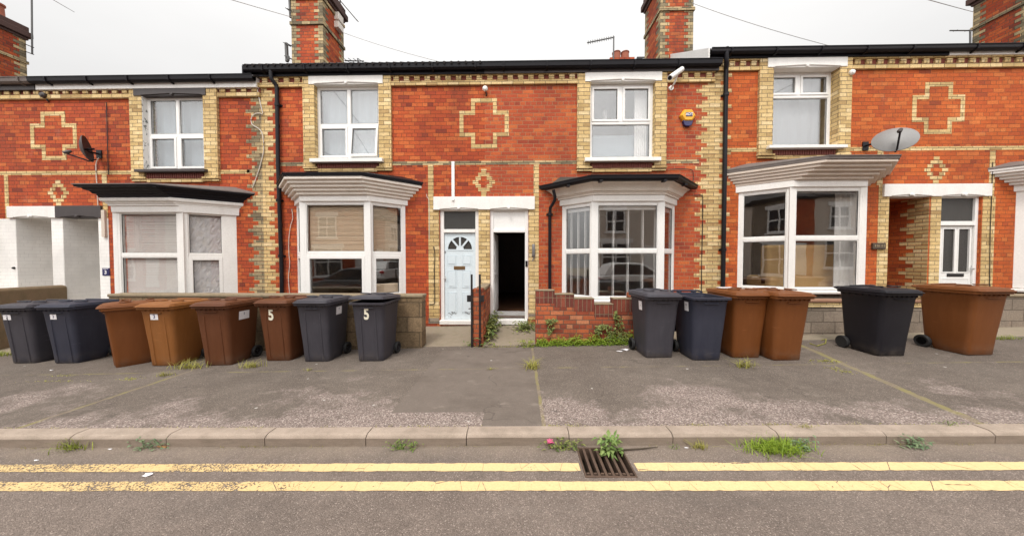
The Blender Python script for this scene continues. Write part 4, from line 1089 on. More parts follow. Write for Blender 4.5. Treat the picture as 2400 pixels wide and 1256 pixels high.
wn_ = nt.nodes.new('ShaderNodeTexNoise'); wn_.inputs['Scale'].default_value = 1.7; wn_.inputs['Detail'].default_value = 5; nt.links.new(P, wn_.inputs['Vector'])
ws = nt.nodes.new('ShaderNodeVectorMath'); ws.operation = 'SCALE'; ws.inputs['Scale'].default_value = .9; nt.links.new(wn_.outputs['Color'], ws.inputs[0]); nt.links.new(ws.outputs[0], wob.inputs[1]); nt.links.new(wob.outputs[0], ck.inputs['Vector'])
crk = M(nt, 'MULTIPLY', M(nt, 'LESS_THAN', ck.outputs[0], .0045), ramp(nt, noise(nt, P, 1.2, 2), [(.45, 0), (.55, 1)]))
col = mix(nt, M(nt, 'MULTIPLY', crk, .4), col, (.05,.042,.033))
stn = ramp(nt, noise(nt, scl(nt, P, (.7, 1.3, 1)), 1.6, 6, .68), [(.50, 0), (.66, 1)])
col = mix(nt, M(nt, 'MULTIPLY', stn, .38), col, (.085,.068,.055))
gum = nt.nodes.new('ShaderNodeTexVoronoi'); gum.inputs['Scale'].default_value = 1.9; nt.links.new(P, gum.inputs['Vector'])
col = mix(nt, M(nt, 'MULTIPLY', M(nt, 'LESS_THAN', gum.outputs['Distance'], .045), .6), col, (.06,.05,.045))
# seams with moss: two across the path and one along it
def seam(coord, at, w, wob=.03):
    dd = M(nt, 'ABSOLUTE', M(nt, 'SUBTRACT', M(nt, 'ADD', coord, M(nt, 'MULTIPLY', M(nt, 'SUBTRACT', noise(nt, P, 6, 2), .5), wob)), at))
    return M(nt, 'LESS_THAN', M(nt, 'ADD', dd, M(nt, 'MULTIPLY', noise(nt, P, 12, 3), w)), w*1.35)
mossk = ramp(nt, noise(nt, P, 3.5, 3), [(.42, 0), (.6, 1)])
dx = M(nt, 'ADD', sx.outputs[0], M(nt, 'MULTIPLY', sx.outputs[1], 0.0))
s_all = seam(dx, .245, .022)
s_all = M(nt, 'MAXIMUM', s_all, seam(dx, -4.95, .03, .06))
dsk = M(nt, 'SUBTRACT', sx.outputs[0], M(nt, 'MULTIPLY', M(nt, 'SUBTRACT', sx.outputs[1], 2.8), .237))
s_all = M(nt, 'MAXIMUM', s_all, seam(dsk, 4.26, .05, .06))
s_y = seam(sx.outputs[1], 4.30, .014)
s_all = M(nt, 'MAXIMUM', s_all, M(nt, 'MULTIPLY', s_y, mossk))
mossc = mix(nt, mossk, (.26,.205,.135), (.23,.20,.075))
col = mix(nt, M(nt, 'MULTIPLY', s_all, M(nt, 'ADD', .40, M(nt, 'MULTIPLY', mossk, .35))), col, mossc)
nt.links.new(col, b.inputs['Base Color']); b.inputs['Roughness'].default_value = .88; b.inputs['Specular IOR Level'].default_value = .3
bump(nt, b, M(nt, 'ADD', M(nt, 'MULTIPLY', M(nt, 'MULTIPLY', v2.outputs['Distance'], wm), -1.0), M(nt, 'MULTIPLY', n2, .5)), .006)

GX0, GX1, GY0, GY1 = wx(1350, 1055, 2.63), wx(1457, 1055, 2.63), 2.262, 2.63
xs = sorted(set(rng(-45, 45, 1.5)+[GX0, GX1]))
ingr = lambda x, y: GX0 < x < GX1 and GY0 < y < GY1
sheet('road', xs, sorted(set(rng(-3.6, KF, .5)+[GY0, GY1])), lambda x, y: kz(x)-.10, m_road, ingr)
sheet('pavement', rng(-45, 45, 1.5), [KB-.02]+rng(KB+.2, PB, .3), pz, m_pave)
def fz(x, y): return bz(x)+.12*(y-PB)
sheet('path', rng(-45, 45, 1.5), rng(PB, D+.02, .3), lambda x, y: fz(x, y)-.0, m_concrete)
sheet('opposite_pavement', rng(-45, 45, 3), [-6.4, -3.75], lambda x, y: kz(x), m_pave)
sheet('ground', rng(-300, 300, 60), rng(-300, 300, 60), lambda x, y: .017*x-.75, m_concrete)
# kerb, stone by stone
m_kerb, nt, b = newmat('kerb_concrete'); P = pos(nt)
c = mix(nt, noise(nt, P, 3, 5, .65), (.30,.235,.185), (.43,.35,.285)); n3 = noise(nt, P, 120, 3, .7)
c = mix(nt, 1.0, c, ramp(nt, n3, [(.2, .75), (.8, 1.22)]), 'MULTIPLY')
sx = nt.nodes.new('ShaderNodeSeparateXYZ'); nt.links.new(P, sx.inputs[0])
dirt = ramp(nt, noise(nt, scl(nt, P, (1, 1, 4)), 5, 5, .7), [(.42, 0), (.7, 1)])
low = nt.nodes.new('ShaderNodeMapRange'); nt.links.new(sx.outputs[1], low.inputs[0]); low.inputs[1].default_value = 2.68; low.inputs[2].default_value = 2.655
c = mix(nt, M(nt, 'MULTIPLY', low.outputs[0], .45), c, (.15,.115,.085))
c = mix(nt, M(nt, 'MULTIPLY', dirt, .45), c, (.14,.112,.08))
nt.links.new(c, b.inputs['Base Color']); b.inputs['Roughness'].default_value = .9; bump(nt, b, n3, .004)
joints = [wx(p, 1012, KF+.06) for p in (635, 866, 1096, 1331, 1568)]
pitch = (joints[-1]-joints[0])/4
js = list(joints)
while js[0] > -44: js.insert(0, js[0]-pitch)
while js[-1] < 44: js.append(js[-1]+pitch)
def kerb_row(name, ya, yb, face):
    m = MB()
    for a, bb in zip(js[:-1], js[1:]):
        a2, b2 = a+.004, bb-.004; dz = random.uniform(-.004, .004)
        zt = lambda x: kz(x)+.004+dz
        prof_k = lambda x: [(ya, zt(x)-.30), (ya-.012*face, zt(x)-.028), (ya+.010*face, zt(x)-.008), (ya+.03*face, zt(x)), (yb, zt(x)), (yb, zt(x)-.30)]
        m.loft([[(a2, y, z) for y, z in prof_k(a2)], [(b2, y, z) for y, z in prof_k(b2)]])
    return tag(m.build(name, m_kerb), kind='structure')
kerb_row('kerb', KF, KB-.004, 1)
kerb_row('opposite_kerb', -3.6, -3.75, -1)
m = MB()
for i in range(len(xs)-1): m.add([(xs[i], KF+.04, kz(xs[i])-.02), (xs[i+1], KF+.04, kz(xs[i+1])-.02), (xs[i+1], KB, kz(xs[i+1])-.02), (xs[i], KB, kz(xs[i])-.02), ], [(0,1,2,3)])
m_soil = paint('soil', (.06,.045,.03), .95, .3)
tag(m.build('kerb_base', m_soil), kind='structure')
# yellow lines
m_yel, nt, b = newmat('yellow_line_paint'); P = pos(nt); sx = nt.nodes.new('ShaderNodeSeparateXYZ'); nt.links.new(P, sx.inputs[0])
v = nt.nodes.new('ShaderNodeTexVoronoi'); v.inputs['Scale'].default_value = 85; nt.links.new(P, v.inputs['Vector'])
wl = nt.nodes.new('ShaderNodeMapRange'); nt.links.new(sx.outputs[0], wl.inputs[0]); wl.inputs[1].default_value = -2.3; wl.inputs[2].default_value = -1.0; wl.inputs[3].default_value = .38; wl.inputs[4].default_value = .06
wn = M(nt, 'ADD', M(nt, 'MULTIPLY', v.outputs['Distance'], .85), M(nt, 'MULTIPLY', M(nt, 'SUBTRACT', noise(nt, P, 4, 5, .7), .5), 1.1))
gone = M(nt, 'LESS_THAN', M(nt, 'SUBTRACT', 1.0, wn), M(nt, 'ADD', wl.outputs[0], .10))
crk = nt.nodes.new('ShaderNodeTexVoronoi'); crk.feature = 'DISTANCE_TO_EDGE'; crk.inputs['Scale'].default_value = 3.0; nt.links.new(scl(nt, P, (1.6, .5, 1)), crk.inputs['Vector'])
gone = M(nt, 'MAXIMUM', gone, M(nt, 'LESS_THAN', M(nt, 'ADD', crk.outputs[0], M(nt, 'MULTIPLY', noise(nt, P, 30, 2), .012)), .0095))
ych = mix(nt, noise(nt, P, 2, 4), (.67,.475,.225), (.74,.545,.29)); ych = mix(nt, 1.0, ych, ramp(nt, noise(nt, P, 60, 3), [(.2, .85), (.8, 1.08)]), 'MULTIPLY')
ych = mix(nt, wl.outputs[0], ych, (.55,.38,.15))
nt.links.new(ych, b.inputs['Base Color']); b.inputs['Roughness'].default_value = .75
nt.links.new(M(nt, 'SUBTRACT', 1.0, gone), b.inputs['Alpha'])
for y0, y1 in ((2.333, 2.425), (2.130, 2.222)):
    m = MB(); X = rng(-45, 45, .045); e = [(random.uniform(-.004, .004), random.uniform(-.004, .004)) for _ in X]
    for i in range(len(X)-1):
        if y0 > 2.3 and GX0-.02 < X[i] < GX1: continue
        m.add([(X[i], y0+e[i][0], kz(X[i])-.096), (X[i+1], y0+e[i+1][0], kz(X[i+1])-.096), (X[i+1], y1+e[i+1][1], kz(X[i+1])-.096), (X[i], y1+e[i][1], kz(X[i])-.096)], [(0,1,2,3)])
    tag(m.build('road_marking', m_yel), kind='structure')

# drain
zr = kz((GX0+GX1)/2)-.10
g = thing('drain_grate', 'rusty iron drain grate let into the road against the kerb', 'drain', ((GX0+GX1)/2, (GY0+GY1)/2, zr))
m_rust, nt, b = newmat('rusty_iron'); P = pos(nt)
c = mix(nt, noise(nt, P, 18, 5, .7), (.045,.030,.024), (.17,.105,.07)); nt.links.new(c, b.inputs['Base Color']); b.inputs['Roughness'].default_value = .75; b.inputs['Metallic'].default_value = .25
bump(nt, b, noise(nt, P, 150, 3), .003)
m = MB(); w = .014; frame_=[]
m.box(GX0, GX0+w, GY0, GY1, zr-.10, zr+.004); m.box(GX1-w, GX1, GY0, GY1, zr-.10, zr+.004); m.box(GX0+w, GX1-w, GY0, GY0+w+.006, zr-.10, zr+.004); m.box(GX0+w, GX1-w, GY1-w, GY1, zr-.10, zr+.004)
m.build('frame', m_rust, g, bevel=.003)
n = 6
for k in range(n):
    x = GX0+w+(GX1-GX0-2*w)*(k+.85)/(n+.7); m = MB()
    m.prism([(x-.012, zr-.0), (x+.010, zr-.0), (x+.004, zr-.07), (x-.006, zr-.07)], GY0+w+.006, GY1-w, 'y'); m.build('bar', m_rust, g, bevel=.002)
for k in range(n+1):
    x = GX0+w+(GX1-GX0-2*w)*(k+.35)/(n+.7); m = MB(); m.box(x-.012, x+.012, GY0+.045, GY0+.06, zr-.04, zr-.004); m.build('cross_bar', m_rust, g)
m = MB(); m.box(GX0-.02, GX1+.02, GY0-.02, GY1+.02, zr-.6, zr-.10); m.f = [f for i, f in enumerate(m.f) if i != 1]; m.mi = m.mi[:len(m.f)]; m.build('gully', m_soil, g)

m_terra_c = paint('brick_coping', (.24,.12,.07), .85, .4, (.15,.11,.08), scale=6)
# ------------------------------------------------------------------ garden walls
def gwall(name, label, x0, x1, y0, y1, ztop, mat, copmat=None, cop=.07, over=.025, group=None):
    h = thing(name, label, 'garden wall', ((x0+x1)/2, (y0+y1)/2, 0), group)
    m = MB(); m.box(x0, x1, y0, y1, -.5, ztop-cop); m.build('wall_body', mat, h)
    if copmat:
        m = MB(); m.box(x0-over, x1+over, y0-over, y1+over, ztop-cop, ztop); m.build('coping', copmat, h, bevel=.02, seg=2)
    return h
GWG = 'low walls in front of the houses'
xw1 = wx(989, 740, 5.38)
zwt = wz(690, 960, 5.4)
gwall('garden_wall', 'brown stone garden wall with lichened coping behind the bins numbered 5', XB[2]-1.9, xw1, 5.38, 5.60, zwt, m_stone_b, m_cop, .06, .02)
# divider between the two white painted doorways, run towards the house, with a rounded top
xd = wx(150, 700, 6.55)
h = thing('divider_wall', 'mossy round topped divider wall between the two white painted doorways', 'garden wall', (xd-.12, 6, 0))
zt0 = wz(668, 140, 6.55)
pr = [(-.12, -.6), (-.12, zt0-.07)]+[(-.12*math.cos(math.pi*k/8), zt0-.07+.07*math.sin(math.pi*k/8)) for k in range(1, 8)]+[(.12, zt0-.07), (.12, -.6)]
m = MB(); m.prism([(xd-.12+a, z) for a, z in pr], 5.45, D, 'y'); m_moss = paint('mossy_render', (.17,.115,.065), .95, .6, (.07,.065,.03), scale=6, bmp=.006)
m.build('wall_body', m_moss, h, smooth=True)
# brick divider between the blue door and the open door, with iron gate posts
xa, xb = wx(1108, 740, 5.42), wx(1131, 740, 5.42)
h = thing('divider_wall', 'narrow brick divider wall between the pale blue door and the open doorway', 'garden wall', ((xa+xb)/2, 5.9, 0))
zt = wz(677, 1119, 5.42)
m = MB(); m.box(xa, xb, 5.42, 5.64, -.3, zt); m.build('end_pier', m_wall_brick, h, bevel=.008)
m = MB(); m.box(xa+.06, xb+.02, 5.64, D-.01, -.3, zt-.04); m.build('wall_body', m_wall_brick, h)
m = MB(); m.box(xa+.04, xb+.04, 5.645, D-.01, zt-.04, zt+.02); m.build('coping', m_cop, h, bevel=.015)
for pxp, ptop, yy, nm, lab in ((1105.5, 643, 5.39, 'gate_post', 'black iron gate post on the blue door side of the brick pier'), (1124.5, 643, 5.385, 'gate_post', 'black iron gate post on the open doorway side of the brick pier')):
    x, z1 = W(pxp, ptop, yy); zb_ = bz(x)-.02
    h = thing(nm, lab, 'gate post', (x, yy, zb_), 'iron gate posts on the brick pier')
    m = MB(); m.box(x-.017, x+.017, yy-.017, yy+.017, zb_, z1); m.build('post', m_iron, h, bevel=.003)
    sg = -1 if pxp < 1110 else 1
    zl0, zl1 = W(pxp, 707, yy)[1], W(pxp, 692, yy)[1]
    m = MB(); m.box(x+sg*.017, x+sg*.085, yy-.02, yy+.03, zl0, zl1) if sg < 0 else m.box(x-.0, x+.075, yy-.021, yy+.03, zl0, zl1); m.build('latch_box', m_iron, h, bevel=.003)
    if sg < 0:
        m = MB(); z_ = W(pxp, 723, yy)[1]; m.tube([(x, yy, z_), (x-.06, yy, z_-.004)], .008, 8); m.build('hinge_pin', m_iron, h)
# broken-topped brick wall in front of the open doorway's bay
h = thing('garden_wall', 'low red brick garden wall with a stepped broken top below the black guttered bay', 'garden wall', (1.3, 5.5, 0))
YW0, YW1 = 5.44, 5.66
steps = [(1256, 1300, 681), (1300, 1346, 690), (1346, 1393, 700), (1393, 1438, 713), (1438, 1520, 700.5)]
m = MB(); q = MB(); cpm = MB()
for p0, p1, y in steps:
    x0, x1 = wx(p0, 720, YW0), wx(p1, 720, YW0); zt = wz(y, (p0+p1)/2, YW0)
    hb = .235 if p0 != 1256 else .235
    q.box(x0+.001, x1-.001, YW0, YW1, zt-hb, zt-.008); m.box(x0, x1, YW0+.003, YW1-.003, -.3, zt-hb)
    cpm.box(x0-.004, x1-.0, YW0-.006, YW1+.005, zt-.008, zt+.008)
m.build('wall_body', m_wall_brick, h)
q.build('brick_on_edge_top', m_purple_brick, h, bevel=.006); cpm.build('mortar_cap', m_cop, h, bevel=.004)
m = MB(); x, z = W(1478, 690, YW0+.1); m.box(x-.05, x+.05, YW0+.06, YW0+.18, z-.06, z+.035); m.build('loose_brick', m_wall_brick, h, bevel=.008)
# grey stone wall below bay E and in front of the porch
h = thing('garden_wall', 'grey stone block garden wall with brick coping behind the right hand bins', 'garden wall', (6.5, 5.75, 0))
x0, x1 = wx(1700, 740, 5.72), wx(2166, 740, 5.72); zt = wz(703, 1930, 5.7)
m = MB(); m.box(x0, x1, 5.70, 5.92, -.3, zt-.13); m.build('wall_body', m_stone, h)
m = MB(); m.box(x0, x1, 5.68, 5.94, zt-.13, zt-.045); m.build('cream_course', m_cream, h)
m = MB(); m.box(x0, x1, 5.66, 5.95, zt-.045, zt); m.build('coping', m_terra_c, h, bevel=.012)
h = gwall('garden_wall', 'grey rendered garden wall below the white bay at the right edge', wx(2343, 740, 5.9), 15, 5.9, 6.05, wz(690, 2370, 5.9), m_stone, m_cop, .05)
# ------------------------------------------------------------------ wheelie bins
def plastic(name, col, fade, rough=.50):
    m, nt, b = newmat(name); P = objco(nt); oi = nt.nodes.new('ShaderNodeObjectInfo')
    add = nt.nodes.new('ShaderNodeVectorMath'); add.operation = 'ADD'; nt.links.new(P, add.inputs[0])
    cmb = nt.nodes.new('ShaderNodeCombineXYZ'); nt.links.new(M(nt, 'MULTIPLY', oi.outputs['Random'], 37.0), cmb.inputs[0]); nt.links.new(cmb.outputs[0], add.inputs[1]); Q = add.outputs[0]
    n1 = noise(nt, scl(nt, Q, (1, 1, .4)), 3.5, 5, .65); n2 = noise(nt, scl(nt, Q, (1, 1, .12)), 28, 4, .7)
    c = mix(nt, ramp(nt, n1, [(.42, 0), (.75, .55)]), col, fade)
    c = mix(nt, 1.0, c, ramp(nt, n2, [(.2, .88), (.8, 1.10)]), 'MULTIPLY')
    sz = nt.nodes.new('ShaderNodeSeparateXYZ'); nt.links.new(P, sz.inputs[0])
    mud = M(nt, 'MULTIPLY', M(nt, 'SUBTRACT', 1.0, M(nt, 'MULTIPLY', sz.outputs[2], 5.0), clamp=True), ramp(nt, noise(nt, Q, 7, 4), [(.4, 0), (.7, .38)]))
    c = mix(nt, mud, c, (.16,.13,.10))
    scr = ramp(nt, noise(nt, scl(nt, Q, (6, 6, 60)), 1.0, 4, .7), [(.62, 0), (.68, 1)]); sp2 = ramp(nt, noise(nt, Q, 3.0, 3), [(.50, 0), (.66, 1)])
    c = mix(nt, M(nt, 'MULTIPLY', M(nt, 'MULTIPLY', scr, sp2), .35), c, tuple(min(1, x*2.2+.03) for x in fade))
    nt.links.new(c, b.inputs['Base Color'])
    nt.links.new(M(nt, 'ADD', M(nt, 'MULTIPLY', n1, .25), rough-.12), b.inputs['Roughness']); b.inputs['Specular IOR Level'].default_value = .32
    bump(nt, b, noise(nt, P, 160, 2), .0006)
    return m
m_grey = plastic('grey_bin_plastic', (.048,.045,.055), (.068,.064,.075))
m_navy = plastic('navy_bin_plastic', (.032,.034,.052), (.050,.052,.072))
m_char = plastic('charcoal_bin_plastic', (.010,.009,.013), (.018,.017,.022))
m_brown = plastic('brown_bin_plastic', (.155,.049,.011), (.190,.066,.018))
m_brown2 = plastic('dark_brown_bin_plastic', (.110,.037,.014), (.140,.052,.022))
m_tan = plastic('faded_tan_bin_plastic', (.235,.088,.022), (.27,.115,.036))
m_tyre = paint('tyre_rubber', (.012,.012,.013), .7, .2, (.06,.05,.045))
m_label = paint('white_label', (.80,.78,.80), .5, .03)
m_ink = paint('navy_ink', (.03,.03,.12), .6, 0)
m_num = paint('cream_number', (.78,.74,.60), .5, .05)
m_dark = paint('bin_inside', (.015,.017,.030), .6, .1)

def rrect(x0, x1, y0, y1, z, r, n=3, zt=0.0):
    pts = []
    for cx, cy, a0 in ((x1-r, y1-r, 0), (x0+r, y1-r, 90), (x0+r, y0+r, 180), (x1-r, y0+r, 270)):
        for k in range(n+1):
            a = R(a0+90*k/n); pts.append((cx+r*math.cos(a), cy+r*math.sin(a), z))
    return pts
def bin_meshes():
    P = {}
    m = MB()
    # outer shell (rear foot cut away for the wheels), then the inside of the shell
    S = [(.0, -.200, .200, -.222, .13, .035), (.012, -.208, .208, -.232, .14, .045), (.10, -.213, .213, -.240, .195, .05), (.20, -.217, .217, -.250, .255, .055), (.30, -.221, .221, -.259, .262, .055),
         (.60, -.240, .240, -.290, .278, .06), (.865, -.254, .254, -.315, .29, .06), (.875, -.258, .258, -.320, .293, .06), (.925, -.262, .262, -.325, .296, .06)]
    rings = [rrect(a, b, c, d, z, r) for z, a, b, c, d, r in S]
    for z, a, b, c, d, r in ((.925, -.248, .248, -.31, .282, .05), (.50, -.222, .222, -.268, .262, .05), (.12, -.20, .20, -.22, .11, .05)): rings.append(rrect(a, b, c, d, z, r))
    m.loft(rings)
    # shallow pressed panels: two upright ribs on the front, a grip under the rim
    def yf(z): return -.2435-(z-.10)*.0925
    rb_ = []
    for xs_ in (-1, 1):
        m.prism([(xs_*.150-.010, .05), (xs_*.150+.010, .05), (xs_*.165+.010, .80), (xs_*.165-.010, .80)], -.30, -.25, 'y') if False else None
        r_ = [[(xs_*.118+dx*.9, yf(z)-(.007 if abs(dx) < .010 else -.004), z) for dx in (-.016, -.007, .007, .016)]+[(xs_*.118+.016, yf(z)+.02, z), (xs_*.118-.016, yf(z)+.02, z)] for z in (.03, .10, .45, .80)]
        rb_.append(r_)
    for k in range(7):
        x = -.21+.07*k; m.box(x-.003, x+.003, -.345, -.31, .895, .93)
    m.box(-.10, .10, -.338, -.30, .862, .872)
    for xs_ in (-1, 1):
        for k in range(6):
            y = -.24+.09*k; m.box(xs_*.255, xs_*.278, y-.003, y+.003, .90, .93)
    P['body'] = m; P['ribs'] = rb_
    m = MB()   # rim
    rr = [rrect(-.262, .262, -.325, .296, .918, .05), rrect(-.288, .288, -.362, .322, .922, .06), rrect(-.290, .290, -.365, .325, .952, .06), rrect(-.283, .283, -.358, .318, .956, .055), rrect(-.252, .252, -.314, .286, .954, .05), rrect(-.252, .252, -.314, .286, .918, .05)]
    rr.append(rr[0]); m.loft(rr, False, False)
    P['rim'] = m
    m = MB()   # lid, hinged at the rear
    def oct_(x0, x1, y0, y1, z, r): return rrect(x0, x1, y0, y1, z, r, 2)
    rings = [oct_(-.285, .285, -.378, .33, .957, .07), oct_(-.294, .294, -.396, .336, .959, .08), oct_(-.294, .294, -.396, .336, .972, .08), oct_(-.279, .279, -.378, .33, .974, .075), oct_(-.279, .279, -.376, .33, .990, .075),
             oct_(-.262, .262, -.356, .322, .992, .07), oct_(-.260, .260, -.352, .320, 1.006, .07), oct_(-.240, .240, -.325, .308, 1.010, .07), oct_(-.20, .20, -.27, .28, 1.020, .06), oct_(-.10, .10, -.13, .16, 1.028, .04)]
    m.loft(rings)
    P['lid'] = m
    m = MB()   # raised mouldings on the lid
    for cx_ in (-.13, .13):
        pts = [(cx_+.075*math.cos(2*math.pi*k/18), -.12+.055*math.sin(2*math.pi*k/18), 1.035+.012*math.sin(math.pi*(k/18))) for k in range(19)]
        m.tube(pts, .010, 6, False)
    m.tube([(-.20, .18, 1.028), (-.08, .10, 1.04), (.08, .10, 1.04), (.20, .18, 1.028)], .012, 6)
    P['lid_moulding'] = m
    m = MB(); m.tube([(-.24, .31, .965), (-.24, .37, .985), (-.20, .385, .99), (.20, .385, .99), (.24, .37, .985), (.24, .31, .965)], .016, 8)
    for x in (-.12, .12): m.box(x-.02, x+.02, .30, .385, .955, .985)
    P['handle'] = m
    m = MB(); m.tube([(-.235, .225, .10), (.235, .225, .10)], .012, 8)
    for x in (-.15, .15): m.box(x-.02, x+.02, .11, .24, .085, .20)
    P['axle'] = m
    return P
BP = bin_meshes()
def wheel_parts(sx_):
    t = MB(); t.lathe([(.062, -.022), (.09, -.026), (.100, -.016), (.100, .016), (.09, .026), (.062, .022), (.058, 0), (.062, -.022)], (sx_*.245, .225, .10), 'x', 24)
    hb = MB(); c = sx_*.245
    hb.lathe([(0, sx_*.020), (.018, sx_*.020), (.022, sx_*.008), (.045, sx_*.004), (.060, sx_*.016), (.060, -sx_*.016), (0, -sx_*.010)], (c, .225, .10), 'x', 20)
    return t, hb
BIN_GRP = 'wheelie bins lined up on the pavement'
proto = thing('wheelie_bin', None, 'wheelie bin', (0, 0, 0), BIN_GRP)
pb = BP['body'].build('body', m_grey, proto, smooth=True, bevel=.003, seg=1)
for r_ in BP['ribs']:
    m = MB(); m.loft(r_); m.build('rib', m_grey, proto, smooth=True)
BP['rim'].build('rim', m_grey, proto, smooth=True)
pl_ = BP['lid'].build('lid', m_grey, proto, smooth=True); pl_.data.set_sharp_from_angle(angle=R(16))
bv = pl_.modifiers.new('bevel', 'BEVEL'); bv.width = .0035; bv.segments = 2; bv.angle_limit = R(30)
lm = BP['lid_moulding'].build('lid_moulding', m_grey, pl_, smooth=True)
BP['handle'].build('handle', m_grey, proto, smooth=True); BP['axle'].build('axle', m_steel, proto, smooth=True)
for s in (-1, 1):
    t, hb = wheel_parts(s); w = t.build('wheel', m_tyre, proto, smooth=True); hb.build('hub', m_blackpl, w, smooth=True)
def copy_tree(o, parent=None):
    c = o.copy(); COL.objects.link(c)
    if parent is not None: c.parent = parent
    for ch in list(o.children): copy_tree(ch, c)
    return c
def ground_hit(px, py, zf=pz):
    Y = 4.8
    for _ in range(30):
        x, z = W(px, py, Y); zg_ = zf(x, Y)
        d = FW + RT*((px-CX)/F_PX) - UP*((py-CY)/F_PX); Y = (zg_-H)/d.z*d.y
    return W(px, py, Y)[0], Y, zg_
def sticker(b, side, u, z, w, h_, lines, mat=m_label):
    """label on the front (side 0), right (+1) or left (-1) face of a bin"""
    yfr = -.2435-(z-.10)*.0925-.0035; xr_ = .2205+(z-.30)*.0595+.002
    if side == 0: mt = Matrix.Translation((u, yfr, z)) @ Matrix.Rotation(R(5), 4, 'X') @ FRONT
    else: mt = Matrix.Translation((side*xr_, u, z)) @ Matrix.Rotation(R(90*side), 4, 'Z') @ Matrix.Rotation(R(3.4), 4, 'X') @ FRONT
    if mat:
        q = MB(); q.box(-w/2, w/2, -h_/2, h_/2, 0, .0012); q.v = [tuple(mt @ Vector(p)) for p in q.v]
        me_p = b
        loc = b.location.copy(); b.location = (0, 0, 0); lab = q.build('label', mat, b); b.location = loc
    for body, size, du, dv, mm, bd, sxx in lines:
        text('number' if body.isdigit() else 'lettering', body, size, mm, mt @ Matrix.Translation((du, dv, .0016)), lab if mat else b, .0006, bd, sxx)
def place_bin(px, py, rot, mats, label, lid=0, first=False, lidmat=None, sc=1.0):
    x, y, z = ground_hit(px, py)
    o = proto if first else copy_tree(proto)
    o['label'] = label
    r = R(rot)
    # px,py marks the middle of the front bottom edge
    off_ = Matrix.Rotation(r, 3, 'Z') @ Vector((0, .215, 0))
    o.location = (x+off_.x, y+off_.y, z+.002); o.rotation_euler = (0, 0, r)
    o.scale = (sc, sc, sc)
    for ch in o.children:
        base = ch.name.split('.')[0]
        if base == 'rib' and px > 1400: continue
        if base in ('body', 'rim', 'handle', 'lid', 'rib'):
            ch.material_slots[0].link = 'OBJECT'; ch.material_slots[0].material = lidmat if (lidmat and base == 'lid') else mats
        if base == 'lid':
            for g_ in ch.children: g_.material_slots[0].link = 'OBJECT'; g_.material_slots[0].material = lidmat or mats
            if lid:
                piv = Vector((0, .335, .965)); ch.matrix_local = Matrix.Translation(piv) @ Matrix.Rotation(R(-lid), 4, 'X') @ Matrix.Translation(-piv)
    return o
bins = [
 (60, 851, 2, m_grey, 'grey wheelie bin at the left edge, its white number label on the front', {}, [(0, -.12, .80, .125, .085, [('2', .075, 0, .003, m_ink, 0, 1)])]),
 (158, 851, 2, m_navy, 'dark navy wheelie bin with a small white front label, beside the turned brown bin', {}, [(0, -.06, .80, .10, .085, [('3', .07, 0, 0, m_ink, 0, 1)])]),
 (276, 856, -38, m_brown, 'brown wheelie bin turned away so its plain side shows, between the navy and tan bins', {}, [(0, 0, .80, .12, .09, [('3', .07, 0, 0, m_ink, 0, 1)])]),
 (386, 857, 1, m_tan, 'faded tan wheelie bin with a white label numbered 3 on its front', {}, [(0, -.03, .80, .12, .09, [('3', .085, 0, .003, m_ink, .001, 1)])]),
 (512, 856, 2, m_brown2, 'dark brown wheelie bin with a white address label on its side', {}, [(1, -.02, .77, .19, .135, [('5', .055, 0, .022, m_ink, 0, 1), ('house number five', .022, 0, -.035, m_ink, 0, .8)][:1])]),
 (653, 845, 0, m_brown2, 'narrow looking dark brown wheelie bin with a big cream 5 on its front', {}, [(0, -.035, .765, 0, 0, [('5', .245, 0, 0, m_num, .009, .72)], None)]),
 (743, 847, 0, m_grey, 'grey wheelie bin with a white address label on its side, lid shut', {}, [(1, -.02, .80, .15, .13, [('7', .055, 0, .022, m_ink, 0, 1)])]),
 (870, 846, 0, m_grey, 'grey wheelie bin with a big cream 5 on its front and lid ajar', dict(lid=4), [(0, -.02, .765, 0, 0, [('5', .245, 0, 0, m_num, .009, .72)], None)]),
 (1545, 838, 2, m_grey, 'grey wheelie bin beside the broken brick wall, white label on its left side', {}, [(-1, -.10, .80, .11, .14, [('11', .03, 0, 0, m_ink, 0, 1)])]),
 (1655, 844, 0, m_navy, 'open topped navy wheelie bin with its lid thrown back', dict(lid=255), [(-1, -.12, .80, .11, .14, [('11', .045, 0, .02, m_ink, 0, 1)])]),
 (1748, 838, 0, m_brown, 'reddish brown wheelie bin next to the open topped navy bin', {}, [(1, -.10, .80, .09, .12, [])]),
 (1843, 844, 2, m_brown, 'orange brown wheelie bin on the right of its pair, facing the road', {}, []),
 (2087, 834, 0, m_char, 'black wheelie bin standing alone before the grey stone wall', {}, []),
 (2295, 832, 2, m_brown, 'large brown wheelie bin nearest the right edge in front of the white panelled door', {}, []),
]
placed = []
for i, (px, py, rot, mt, lab, kw, st) in enumerate(bins):
    placed.append(place_bin(px, py, rot, mt, lab, first=(i == 0), **kw))
for o, sp_ in zip(placed, bins):
    if sp_[0] > 1400:
        for ch in list(o.children):
            if ch.name.split('.')[0] == 'rib': bpy.data.objects.remove(ch)
bpy.context.view_layer.update()
def sticker_on(o, args):
    n0 = set(bpy.data.objects)
    sticker_target = o
    side, u, z, w, h_, lines = args[:6]; mt_ = args[6] if len(args) > 6 else m_label
    sticker(o, side, u, z, w, h_, lines, mt_)
for o, spec in zip(placed, bins):
    for s in spec[6]: sticker_on(o, s)
